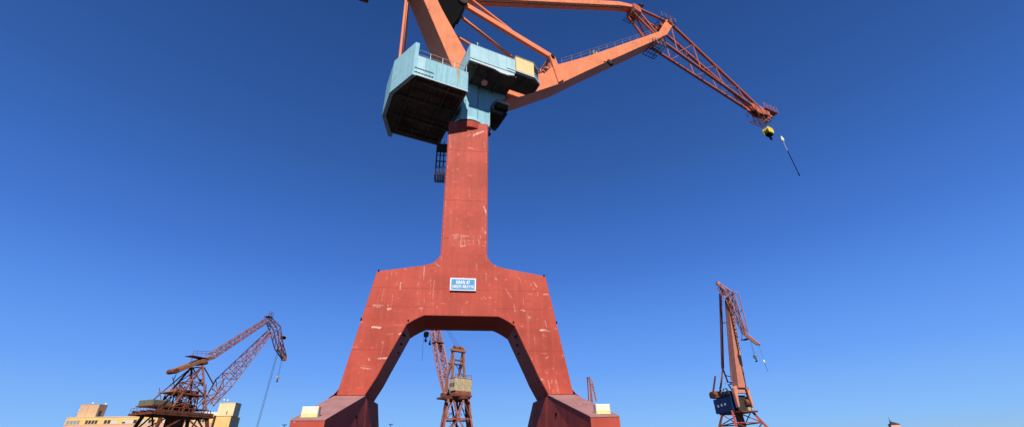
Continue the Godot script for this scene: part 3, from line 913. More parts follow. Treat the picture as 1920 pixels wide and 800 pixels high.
	for s in [-1.0, 1.0]:
		var z := Vector3(0, 0, s)
		tube(fly, "chord", h0[0] + z * 0.55, k0[0] + z * 0.85, 0.22, mats.jib)
		tube(fly, "chord", k0[0] + z * 0.85, t0[0] + z * 0.45, 0.24, mats.jib)
		tube(fly, "chord", h0[1] + z * 0.55, k0[1] + z * 0.85, 0.2, mats.jib)
		tube(fly, "chord", k0[1] + z * 0.85, t0[1] + z * 0.45, 0.22, mats.jib)
		tube(fly, "chord", h0[0] + z * 0.4, P(29.0, 57.0, 0) + z * 0.85, 0.14, mats.jib)
		for k in 4:
			var a: Vector3 = k0[0].lerp(t0[0], k / 4.0) + z * lerpf(0.85, 0.45, k / 4.0)
			var b: Vector3 = k0[1].lerp(t0[1], (k + 0.75) / 4.0) + z * lerpf(0.85, 0.45, (k + 0.75) / 4.0)
			var c: Vector3 = k0[0].lerp(t0[0], (k + 1.0) / 4.0) + z * lerpf(0.85, 0.45, (k + 1.0) / 4.0)
			tube(fly, "brace", a, b, 0.08, mats.jib)
			if k < 3:
				tube(fly, "brace", b, c, 0.06, mats.jib)
	for k in range(1, 6):
		for e in [[k0[0], t0[0]], [k0[1], t0[1]]]:
			var q: Vector3 = e[0].lerp(e[1], k / 6.0)
			var hw := lerpf(0.85, 0.45, k / 6.0)
			tube(fly, "cross_brace", q + Vector3(0, 0, hw), q - Vector3(0, 0, hw), 0.045, mats.jib)
	for k in 10:                     # walkway treads and rail on the lower chord
		var q: Vector3 = k0[1].lerp(t0[1], (k + 0.5) / 10.0)
		tube(fly, "rail_post", q + Vector3(0.1, -0.35, 0.7), q + Vector3(0, 0.6, 0.8), 0.025, mats.dark_steel)
	tube(fly, "walkway_rail", k0[1] + Vector3(0.1, -0.35, 0.8), t0[1] + Vector3(0.1, -0.35, 0.5), 0.05, mats.dark_steel)
	for w in [-0.3, 0.3]:            # hoist ropes along the jib
		tube(fly, "hoist_rope", P(26.9, 60.8, w), P(32.0, 59.4, w), 0.02, mats.rope)
		tube(fly, "hoist_rope", P(32.0, 59.6, w), P(49.4, 50.3, w), 0.02, mats.rope)
	for w in [-0.9, -0.6]:
		tube(fly, "ladder_rail", P(25.9, 59.6, w), P(29.2, 55.9, w), 0.05, mats.dark_steel)
	# jib tail sheaves
	for w in [-0.35, 0.35]:
		tube(fly, "tail_sheave", P(26.4, 61.6, w - 0.1), P(26.4, 61.6, w + 0.1), 0.85, mats.jib)
	box(fly, "tail_block", P(25.6, 60.3, -0.9), P(26.9, 61.8, 0.9), mats.jib)
	tube(fly, "tail_lamp", P(27.0, 62.2, -0.7), P(27.6, 62.7, -0.7), 0.3, mats.dark_steel)
	grating(fly, P(24.6, 59.4, -1.0), P(26.0, 59.4, 0.9), 4, mats.dark_steel)
	rail(fly, [P(24.7, 59.4, -1.0), P(26.0, 59.4, -1.0)], 0.9, 0.6, 0.03, mats.dark_steel)
	# jib nose: sheaves, platform and rail
	var nose := node(crane, "jib_nose", U)
	tag(nose, "red jib nose with sheaves and a railed platform", "")
	st = mb()
	prism(st, [V(47.2, 50.4), V(49.0, 50.8), V(51.8, 50.3), V(51.4, 49.3), V(48.8, 48.8), V(47.6, 49.4)], -0.55, -0.35, 0.03)
	prism(st, [V(47.2, 50.4), V(49.0, 50.8), V(51.8, 50.3), V(51.4, 49.3), V(48.8, 48.8), V(47.6, 49.4)], 0.35, 0.55, 0.03)
	solid(nose, "cheek_plate", st, mats.jib)
	for u in [49.2, 50.9]:
		tube(nose, "sheave", P(u, 49.5, -0.3), P(u, 49.5, 0.3), 0.65, mats.rust_brown)
	box(nose, "platform", P(50.4, 50.4, -0.8), P(53.6, 50.48, 0.8), mats.jib)
	rail(nose, [P(50.4, 50.5, -0.8), P(53.6, 50.5, -0.8), P(53.6, 50.5, 0.8), P(50.4, 50.5, 0.8)], 1.0, 0.8, 0.03, mats.salmon)
	grating(nose, P(47.6, 47.5, -0.9), P(50.4, 47.5, 0.8), 5, mats.rust_brown)
	for u in [47.7, 49.0, 50.3]:
		for w in [-0.85, 0.75]:
			tube(nose, "hanger", P(u, 47.5, w), P(u - 0.2, 49.6, w), 0.05, mats.rust_brown)
	for q in [[51.0, 48.6], [50.2, 47.9], [51.8, 49.3]]:
		box(nose, "fitting", P(q[0], q[1], -0.4), P(q[0] + 0.5, q[1] + 0.5, 0.3), mats.rust_pink)
	# --- tie beam from the mast head to the jib tail
	var tie := node(crane, "tie_beam", U)
	tag(tie, "orange tie beam with a lattice underside from mast head to jib tail", "")
	st = mb()
	prism(st, [V(-4.6, 46.5), V(-3.8, 45.6), V(3.4, 49.45), V(23.4, 60.35), V(26.0, 61.5), V(26.0, 62.1), V(23.0, 61.1), V(3.0, 50.35)], -0.55, 0.55, 0.03)
	solid(tie, "box_girder", st, mats.orange)
	for k in 13:
		var t := 0.3 + 0.62 * k / 13.0
		var q := P(lerpf(0.0, 25.0, t), lerpf(47.2, 60.85, t), -0.62)
		box(tie, "cleat", q - Vector3(0.3, 0.22, 0.04), q + Vector3(0.3, 0.0, 0.08), mats.dark_steel)
	tube(tie, "pipe", P(0.0, 46.9, -0.7), P(24.0, 60.0, -0.7), 0.06, mats.dark_steel)
	# --- luffing rods
	var la := beam(crane, "luffing_rod", U * P(-1.6, 45.2, -0.95), U * P(9.35, 42.15, -0.95), 0.62, 0.4, mats.orange)
	tag(la, "thick orange luffing rod down to the boom bracket", "")
	tube(crane, "luffing_rod", U * P(-0.6, 46.5, -0.95), U * P(4.4, 43.95, -0.95), 0.17, mats.orange)
	tube(crane, "luffing_rod", U * P(-1.3, 45.85, 1.0), U * P(9.2, 39.95, 1.0), 0.19, mats.orange)

func grating(parent: Node, a: Vector3, b: Vector3, bars: int, m: Material) -> void:
	for k in bars + 1:
		var t := float(k) / bars
		beam(parent, "grating_bar", Vector3(a.x, a.y, lerpf(a.z, b.z, t)), Vector3(b.x, a.y, lerpf(a.z, b.z, t)), 0.07, 0.07, m)
	for k in 5:
		var x := lerpf(a.x, b.x, k / 4.0)
		beam(parent, "grating_bar", Vector3(x, a.y, a.z), Vector3(x, a.y, b.z), 0.06, 0.06, m)

func build_hooks() -> void:
	var base := Transform3D(Basis(Vector3.UP, COLUMN_TURN), Vector3(-3.668, 0, -30.0)) * Transform3D(Basis(Vector3.UP, SLEW_TURN), Vector3(0, 0, -1.95))
	var hb := node(self, "hook_block", base * Transform3D(Basis(), P(50.1, 45.2, 0)))
	tag(hb, "yellow hook block hanging below the nose of the largest crane", "hook block")
	for w in [-0.42, 0.42]:
		var st := mb()
		prism(st, [V(-0.55, 0.2), V(-0.75, 0.9), V(-0.45, 1.3), V(0.5, 1.25), V(0.75, 0.7), V(0.45, 0.15)], -w - 0.08, -w + 0.08, 0.03)
		solid(hb, "cheek_plate", st, mats.yellow)
	for k in 3:
		tube(hb, "sheave", P(-0.2, 0.8, -0.28 + 0.25 * k), P(-0.2, 0.8, -0.18 + 0.25 * k), 0.5, mats.yellow)
	box(hb, "under_block", P(-0.4, -0.15, -0.35), P(0.4, 0.2, 0.35), mats.black)
	hook_shape(hb, Vector3(0.05, -0.15, 0), 0.42)
	for q in [[-0.55, -0.25], [0.35, 0.25], [-0.2, 0.3]]:
		tube(hb, "rope", P(q[0], 1.2, q[1]), P(q[0], 4.3, q[1]), 0.022, mats.rope)
	var bh := node(self, "ball_hook", base * Transform3D(Basis(), P(53.3, 45.2, 0)))
	tag(bh, "small white weight with a long dark chain hanging right of the yellow hook block", "hook")
	var st := mb()
	lathe(st, Vector3.ZERO, [V(0.02, 0.95), V(0.08, 0.8), V(0.22, 0.25), V(0.22, -0.05), V(0.08, -0.3), V(0.0, -0.32)], 16)
	solid(bh, "weight", st, mats.box_white)
	tube(bh, "rope", P(0, 0.9, 0), P(0, 5.3, 0), 0.02, mats.rope)
	tube(bh, "shackle_link", P(0, -0.3, 0), P(0.13, -2.1, 0), 0.04, mats.galvanised)
	tube(bh, "chain", P(0.13, -2.0, 0), P(0.6, -6.3, 0), 0.06, mats.black)
	tube(bh, "end_ring", P(0.58, -6.2, 0), P(0.64, -6.6, 0), 0.09, mats.black)

func hook_shape(parent: Node, at: Vector3, size: float) -> void:
	var st := mb()
	var pts: Array = [Vector3(0, 0, 0), Vector3(0, -size * 0.6, 0)]
	for k in 9:
		var a := deg_to_rad(80.0 - 33.0 * k)
		pts.append(Vector3(cos(a) * size * 0.55 + 0.0, -size * 1.15 + sin(a) * size * 0.55, 0))
	for i in pts.size() - 1:
		var a: Vector3 = at + pts[i]
		var b: Vector3 = at + pts[i + 1]
		var k := frame_of(a, b)
		var r := size * 0.18
		hexa(st, [a + (k.x + k.z) * r, a + (k.x - k.z) * r, a - (k.x + k.z) * r, a - (k.x - k.z) * r, b + (k.x + k.z) * r, b + (k.x - k.z) * r, b - (k.x + k.z) * r, b - (k.x - k.z) * r])
	solid(parent, "hook", st, mats.black)

# ---------------------------------------------------------------- cranes behind
func place(px: float, pz: float, turn: float) -> Transform3D:
	return Transform3D(Basis(Vector3.UP, turn), Vector3(px, 0, -pz))

func hanging_hook(at: Transform3D, called: String, label: String, size: float, up: float, m: Material) -> void:
	var o := node(self, called, at)
	tag(o, label, "hook block", "hooks hanging from the cranes behind")
	var st := mb()
	prism(st, [V(-0.4 * size, 0.0), V(-0.6 * size, 0.7 * size), V(-0.3 * size, 1.0 * size), V(0.3 * size, 1.0 * size), V(0.6 * size, 0.7 * size), V(0.4 * size, 0.0)], -0.3 * size, 0.3 * size, 0.04)
	solid(o, "block", st, m)
	hook_shape(o, Vector3(0, 0, 0), 0.55 * size)
	tube(o, "rope", P(-0.2 * size, size, 0), P(-0.2 * size, up, 0), 0.03, mats.rope)
	tube(o, "rope", P(0.2 * size, size, 0), P(0.2 * size, up, 0), 0.03, mats.rope)

func build_left_crane() -> void:
	var at := place(-73.87, 106.97, deg_to_rad(34.63 + 35.0))
	var c := node(self, "lattice_crane", at)
	tag(c, "rusty lattice crane with decks and counterweight arm in front of the yellow building", "crane", "cranes standing behind the largest one")
	var rr: Material = mats.rust_red
	var rb: Material = mats.rust_brown
	var rp: Material = mats.rust_pink
	# undercarriage
	var und := node(c, "undercarriage")
	var top := [P(-7.6, 11.4, -3.0), P(2.4, 11.4, -3.0), P(2.4, 11.4, 3.0), P(-7.6, 11.4, 3.0)]
	var bot := [P(-10.4, 0.0, -5.0), P(5.4, 0.0, -5.0), P(5.4, 0.0, 5.0), P(-10.4, 0.0, 5.0)]
	for i in 4:
		beam(und, "leg", top[i], bot[i], 0.55, 0.55, rb)
		var j := (i + 1) % 4
		for t in [0.0, 0.33, 0.66]:
			var a0: Vector3 = top[i].lerp(bot[i], t)
			var b0: Vector3 = top[j].lerp(bot[j], t)
			var a1: Vector3 = top[i].lerp(bot[i], t + 0.33)
			var b1: Vector3 = top[j].lerp(bot[j], t + 0.33)
			var mid := (a0 + b0) * 0.5
			beam(und, "brace", mid, a1, 0.24, 0.24, rr if t > 0.1 else rb)
			beam(und, "brace", mid, b1, 0.24, 0.24, rb)
			beam(und, "brace", a1, b1, 0.22, 0.22, rb)
	box(und, "centre_pivot", P(-3.9, 9.4, -1.2), P(-1.2, 11.4, 1.2), rb)
	# platform
	var plat := node(c, "platform")
	box(plat, "deck", P(-10.2, 11.4, -3.6), P(3.7, 11.75, 3.6), rb)
	for w in [-3.5, -1.0, 1.0, 3.5]:
		box(plat, "girder", P(-9.6, 11.75, w - 0.15), P(3.3, 12.35, w + 0.15), rb)
	rail(plat, [P(-6.0, 11.75, -3.5), P(-10.1, 11.75, -3.5), P(-10.1, 11.75, 3.4)], 1.0, 1.0, 0.04, rb)
	for k in 12:
		var q := P(-9.4 + 1.1 * k, 11.75, -3.55)
		beam(plat, "stanchion", q, q + Vector3(0.3 if k % 2 == 0 else -0.3, 1.25, 0), 0.12, 0.12, rb)
	# machinery deck
	var deck := node(c, "machinery_deck")
	box(deck, "deck", P(-9.9, 13.0, -2.7), P(2.5, 13.2, 2.7), mats.rust_brown)
	box(deck, "counterweight_box", P(-9.85, 13.2, -2.4), P(-6.1, 14.25, 2.2), mats.olive, 0.1)
	rng.seed = 101
	for k in 9:
		var u := rng.randf_range(-5.6, 1.4)
		var w := rng.randf_range(-2.2, 2.0)
		if k % 3 == 0:
			tube(deck, "winch_drum", P(u, 13.9, w - 0.7), P(u, 13.9, w + 0.7), 0.55, mats.rust_orange if k < 5 else rb)
		else:
			box(deck, "gear_case", P(u - 0.5, 13.2, w - 0.5), P(u + 0.6, 13.2 + rng.randf_range(0.6, 1.4), w + 0.5), [rr, rb, mats.rust_orange][k % 3], 0.05)
	for k in 5:
		beam(deck, "stay", P(-8.5 + 2.4 * k, 12.3, -2.9), P(-8.0 + 2.4 * k, 12.95, -2.9), 0.2, 0.2, rb)
	# tower
	var tower := node(c, "tower")
	for w in [-2.5, 2.5]:
		var apex := P(-1.5, 22.3, w * 0.72)
		var rear := P(-5.6, 13.2, w)
		var front := P(2.0, 13.2, w)
		beam(tower, "leg", rear, apex, 0.32, 0.32, rr if w < 0.0 else rb)
		beam(tower, "leg", front, apex, 0.32, 0.32, rp if w < 0.0 else rb)
		beam(tower, "leg", P(-8.0, 13.3, w), P(-1.9, 21.7, w * 0.72), 0.2, 0.2, rb)
		for t in [0.3, 0.6]:
			beam(tower, "girt", rear.lerp(apex, t), front.lerp(apex, t), 0.2, 0.2, rr)
		beam(tower, "brace", rear.lerp(apex, 0.3), front.lerp(apex, 0.6), 0.15, 0.15, rb)
		beam(tower, "brace", front.lerp(apex, 0.3), rear.lerp(apex, 0.6), 0.15, 0.15, rb)
		beam(tower, "brace", rear.lerp(apex, 0.6), apex.lerp(front, 0.15), 0.15, 0.15, rp)
		beam(tower, "brace", rear, front.lerp(apex, 0.3), 0.15, 0.15, rr)
	for q in [[-5.6, 13.2], [2.0, 13.2]]:
		for t in [0.3, 0.6, 0.97]:
			var a := P(q[0], q[1], -2.5).lerp(P(-1.5, 22.3, -1.8), t)
			var b := P(q[0], q[1], 2.5).lerp(P(-1.5, 22.3, 1.8), t)
			beam(tower, "girt", a, b, 0.18, 0.18, rb)
			if t < 0.9:
				beam(tower, "brace", a, P(q[0], q[1], 2.5).lerp(P(-1.5, 22.3, 1.8), t + 0.3), 0.14, 0.14, rr)
	for w in [-1.8, 1.8]:
		beam(tower, "strut", P(-1.0, 22.0, w), P(2.6, 18.6, w), 0.2, 0.2, rb)
	rng.seed = 103
	for k in 26:
		var a := P(rng.randf_range(-6.5, 2.0), rng.randf_range(13.4, 18.6), rng.randf_range(-2.4, 2.4))
		var d := Vector3(rng.randf_range(-1.8, 1.8), rng.randf_range(0.6, 3.0), rng.randf_range(-0.8, 0.8))
		beam(tower, "stay", a, a + d, 0.11, 0.11, [rb, rr, rp][k % 3])
	for w in [-2.2, 0.0, 2.2]:
		for k in 4:
			beam(tower, "post", P(-5.2 + 2.2 * k, 13.2, w), P(-5.0 + 2.0 * k, 16.0, w), 0.16, 0.16, rb)
			beam(tower, "brace", P(-5.2 + 2.2 * k, 13.2, w), P(-3.0 + 2.0 * k, 16.0, w), 0.12, 0.12, rr)
	# upper deck
	var up := node(c, "upper_deck")
	box(up, "deck", P(-7.0, 16.0, -2.2), P(0.9, 16.15, 2.0), mats.rust_orange)
	rail(up, [P(-6.4, 16.2, -2.5), P(0.8, 16.2, -2.5)], 0.9, 1.2, 0.04, rr)
	for k in 3:
		box(up, "gear_case", P(-5.4 + 2.0 * k, 16.2, -1.6), P(-4.2 + 2.0 * k, 16.9, 0.8), [mats.rust_orange, rb, rr][k], 0.05)
	# rocking counterweight beam with platform
	var rock := node(c, "counterweight_beam")
	for w in [-0.9, 0.9]:
		var st := mb()
		prism(st, [V(-6.9, 20.0), V(-6.3, 19.95), V(-0.6, 23.4), V(1.4, 24.4), V(1.5, 24.9), V(0.2, 24.8), V(-6.6, 20.8), V(-7.0, 20.5)], -w - 0.3, -w + 0.3, 0.05)
		solid(rock, "side_beam", st, mats.rust_orange)
	tube(rock, "counterweight", P(-6.5, 20.4, -1.3), P(-6.5, 20.4, 1.3), 0.55, rb)
	tube(rock, "pivot", P(-0.8, 23.0, -1.9), P(-0.8, 23.0, 1.9), 0.4, rb)
	box(rock, "walkway", P(-4.3, 24.1, -1.3), P(-0.2, 24.22, 1.2), rb)
	rail(rock, [P(-4.2, 24.2, -1.3), P(-0.3, 24.8, -1.3)], 1.0, 0.9, 0.04, rb)
	for k in 4:
		beam(rock, "stay", P(-4.0 + 1.2 * k, 24.1, -1.0), P(-3.6 + 1.2 * k, 22.0 + 0.7 * k, -1.0), 0.14, 0.14, rr)
	# tie truss, boom truss and fly jib
	var tie := node(c, "tie_truss")
	truss(tie, ring4(P(0.4, 25.2, 0), P(1.4, 24.4, 0), 0.75), ring4(P(14.0, 37.9, 0), P(14.5, 36.9, 0), 0.5), 14, 0.17, 0.1, rr, rp)
	var boom := node(c, "boom_truss")
	var b0 := ring4(P(3.5, 14.5, 0), P(4.3, 14.2, 0), 1.4)
	var b1 := ring4(P(5.1, 20.4, 0), P(7.7, 19.0, 0), 1.4)
	var b2 := ring4(P(15.5, 34.6, 0), P(16.3, 34.2, 0), 0.6)
	truss(boom, b0, b1, 3, 0.2, 0.12, rr, rp)
	truss(boom, b1, b2, 9, 0.2, 0.1, rp, rr)
	var fly := node(c, "fly_jib")
	var f0 := ring4(P(14.0, 36.9, 0), P(14.3, 38.1, 0), 0.5)
	var f1 := ring4(P(16.2, 34.7, 0), P(18.3, 36.2, 0), 0.7)
	var f2 := ring4(P(19.3, 30.3, 0), P(19.9, 33.0, 0), 0.6)
	var f3 := ring4(P(22.3, 28.0, 0), P(23.0, 28.8, 0), 0.35)
	truss(fly, f0, f1, 2, 0.2, 0.12, rr)
	truss(fly, f1, f2, 2, 0.2, 0.12, rr)
	truss(fly, f2, f3, 4, 0.2, 0.12, rr, rb)
	box(fly, "nose_block", P(22.0, 27.7, -0.5), P(23.1, 28.8, 0.5), mats.rust_orange)
	box(fly, "head_platform", P(13.3, 38.0, -0.9), P(15.0, 38.12, 0.9), rb)
	rail(fly, [P(13.4, 38.1, -0.8), P(14.9, 38.1, -0.8), P(14.9, 38.1, 0.8)], 1.2, 0.7, 0.045, rb)
	box(fly, "service_cage", P(20.2, 33.3, -0.6), P(21.1, 34.1, 0.6), mats.black)
	box(fly, "cage_plate", P(20.6, 34.1, -0.5), P(21.8, 34.2, 0.4), mats.sign_white)
	var rope := node(self, "long_rope", at)
	tag(rope, "pair of ropes slanting down to the ground from the rusty crane at the left", "rope")
	for k in 2:
		tube(rope, "strand", P(19.75 + 0.42 * k, 30.1, 0), P(18.3 + 0.36 * k, 0.05, 0), 0.05, mats.rope)
	hanging_hook(at * Transform3D(Basis(), P(21.95, 22.6, 0)), "hook_block", "small pale hook block hanging from the rusty crane at the left", 0.75, 5.4, mats.cabin)

func build_middle_crane() -> void:
	var at := place(-15.02, 119.06, deg_to_rad(7.19 + 125.0))
	var c := node(self, "slewing_crane", at)
	tag(c, "old crane with stained cream cabin seen through the portal opening", "crane", "cranes standing behind the largest one")
	var rr: Material = mats.rust_red
	var rb: Material = mats.rust_brown
	var rp: Material = mats.rust_pink
	var und := node(c, "tower", Transform3D(Basis(Vector3.UP, deg_to_rad(-125.0 + 8.0)), Vector3.ZERO))
	var lv := [15.0, 10.6, 5.2, 0.0]
	var hw := [2.55, 3.1, 3.9, 4.6]
	for i in 3:
		for k in 4:
			var sx := [-1.0, 1.0, 1.0, -1.0]
			var sz := [-1.0, -1.0, 1.0, 1.0]
			var j := (k + 1) % 4
			var a0 := P(sx[k] * hw[i], lv[i], sz[k] * hw[i])
			var a1 := P(sx[k] * hw[i + 1], lv[i + 1], sz[k] * hw[i + 1])
			var b0 := P(sx[j] * hw[i], lv[i], sz[j] * hw[i])
			var b1 := P(sx[j] * hw[i + 1], lv[i + 1], sz[j] * hw[i + 1])
			beam(und, "leg", a0, a1, 0.5, 0.5, rr)
			beam(und, "girt", a1, b1, 0.34, 0.34, rr)
			var knot := (a1 + b1) * 0.5
			if i == 0:
				beam(und, "strut", a0.lerp(b0, 0.27), knot, 0.42, 0.42, rr)
				beam(und, "strut", a0.lerp(b0, 0.73), knot, 0.42, 0.42, rr)
				beam(und, "brace", a0.lerp(b0, 0.27), a1, 0.2, 0.2, rp)
				beam(und, "brace", a0.lerp(b0, 0.73), b1, 0.2, 0.2, rb)
				box(und, "gusset", knot - Vector3(0.45, 0.6, 0.45), knot + Vector3(0.45, 0.5, 0.45), rr)
			else:
				beam(und, "brace", (a0 + b0) * 0.5, a1, 0.3, 0.3, rr)
				beam(und, "brace", (a0 + b0) * 0.5, b1, 0.3, 0.3, rr)
	beam(und, "centre_pipe", P(0.0, 5.2, 0.0), P(0.0, 15.0, 0.0), 0.5, 0.5, rb)
	tube(und, "lamp", P(-2.9, 14.2, -2.9), P(-2.9, 13.6, -2.9), 0.35, mats.black)
	tube(und, "lamp", P(2.5, 14.4, -2.9), P(2.5, 13.9, -2.9), 0.3, mats.black)
	rng.seed = 107
	for k in 22:
		var a := P(rng.randf_range(-2.4, 2.4), rng.randf_range(6.0, 13.0), rng.randf_range(-2.6, 2.6))
		beam(und, "stay", a, a + Vector3(rng.randf_range(-2.0, 2.0), rng.randf_range(0.5, 2.5), rng.randf_range(-1.0, 1.0)), 0.12, 0.12, [rb, rr, rp][k % 3])
	var turn := node(c, "turntable")
	var st := mb()
	lathe(st, Vector3.ZERO, [V(0, 14.95), V(3.1, 14.95), V(3.3, 15.2), V(3.3, 15.6), V(0, 15.6)], 28)
	solid(turn, "ring", st, rb)
	box(turn, "frame", P(-3.2, 15.6, -2.3), P(5.0, 16.05, 2.9), rb)
	box(turn, "boom_bracket", P(4.2, 15.8, -1.2), P(5.3, 17.2, 1.6), rb)
	var cab := node(c, "cabin")
	tag(cab, "rust-stained cream cabin", "")
	box(cab, "body", P(-3.0, 16.9, -2.35), P(-0.5, 19.95, 2.85), mats.cabin, 0.06)
	box(cab, "skirt", P(-3.06, 16.05, -2.1), P(-0.5, 16.9, 2.6), rr, 0.05)
	box(cab, "roof", P(-3.1, 19.95, -2.45), P(-0.4, 20.1, 2.95), mats.cabin, 0.03)
	for k in 3:
		box(cab, "window", P(-2.6 + 0.75 * k, 17.9, 2.8), P(-2.1 + 0.75 * k, 18.8, 2.88), mats.window_dark, 0.01)
	for k in 4:
		box(cab, "seam_strip", P(-3.03, 16.95, -1.5 + 1.2 * k), P(-2.98, 19.9, -1.42 + 1.2 * k), mats.cabin, 0.01)
	rail(cab, [P(-2.9, 20.1, -2.3), P(-2.9, 20.1, 2.8)], 0.7, 1.6, 0.04, rb)
	var gantry := node(c, "gantry")
	var gt := 26.6
	for w in [-0.45, 2.75]:
		beam(gantry, "post", P(-1.5, 20.0, w - (0.5 if w < 0.0 else 0.0)), P(-1.5, gt, w), 0.5, 0.5, mats.rust_orange)
		beam(gantry, "post", P(1.6, 17.0, w), P(-1.2, gt, w), 0.45, 0.45, rp)
		beam(gantry, "brace", P(-1.5, 24.0, w), P(0.6, 20.5, w), 0.2, 0.2, rb)
	beam(gantry, "girt", P(-1.5, 24.4, -0.6), P(-1.5, 24.4, 2.75), 0.35, 0.35, rb)
	beam(gantry, "brace", P(-1.5, 24.2, 2.7), P(-1.5, 20.4, -0.7), 0.14, 0.14, rb)
	beam(gantry, "girt", P(-0.4, 23.6, -0.6), P(-0.4, 23.6, 3.4), 0.3, 0.3, rb)
	box(gantry, "head_beam", P(-2.0, gt, -1.0), P(-0.8, gt + 0.55, 3.4), mats.rust_orange)
	for k in 4:
		tube(gantry, "sheave", P(-1.4, gt + 0.95, -0.3 + 0.85 * k), P(-1.4, gt + 0.95, 0.05 + 0.85 * k), 0.5, mats.rust_orange if k % 2 == 0 else rb)
	var boom := node(c, "boom_truss")
	var b0 := [P(4.3, 17.0, 0.9), P(4.9, 17.0, 0.9), P(4.9, 17.0, -0.3), P(4.3, 17.0, -0.3)]
	var b1 := [P(7.0, 25.0, 1.25), P(8.6, 24.5, 1.25), P(8.6, 24.5, -1.2), P(7.0, 25.0, -1.2)]
	var b2 := [P(16.6, 46.6, 0.9), P(17.6, 46.2, 0.9), P(17.6, 46.2, -0.9), P(16.6, 46.6, -0.9)]
	truss(boom, b0, b1, 5, 0.34, 0.14, rp, rr)
	truss(boom, b1, b2, 14, 0.34, 0.14, rp, rr)
	box(boom, "platform", P(9.3, 31.2, -1.4), P(11.4, 31.4, 1.5), rr)
	box(boom, "lamp_box", P(9.6, 29.4, -0.9), P(10.4, 30.6, 0.4), mats.black)
	for k in 3:
		tube(boom, "luffing_rope", P(-1.2, gt + 1.1, 0.5 + 0.7 * k), P(16.6, 46.6, -0.3 + 0.3 * k), 0.035, mats.rope)
	box(boom, "head_block", P(16.4, 45.9, -1.0), P(18.0, 47.2, 1.0), rr)
	hanging_hook(at * Transform3D(Basis(), P(17.3, 34.3, 0)), "hook_block", "dark hook block hanging just under the portal opening's left corner", 1.5, 12.0, mats.black)
	var lh := node(self, "light_hook", at * Transform3D(Basis(), P(14.85, 32.8, 0)))
	tag(lh, "small dark hook hanging beside the boom seen through the portal opening", "hook", "hooks hanging from the cranes behind")
	hook_shape(lh, Vector3.ZERO, 0.75)
	tube(lh, "rope", P(0, 0, 0), P(0.3, 9.0, 0), 0.04, mats.rope)
	var tail := node(self, "tag_line", at * Transform3D(Basis(), P(18.6, 27.6, 0)))
	tag(tail, "thin dark line dangling left of the hook block in the portal opening", "rope")
	tube(tail, "strand", P(0, 0, 0), P(0.1, 6.0, 0), 0.05, mats.rope)
	tube(tail, "strand", P(0.1, 6.0, 0), P(-0.8, 19.0, 0), 0.03, mats.rope)

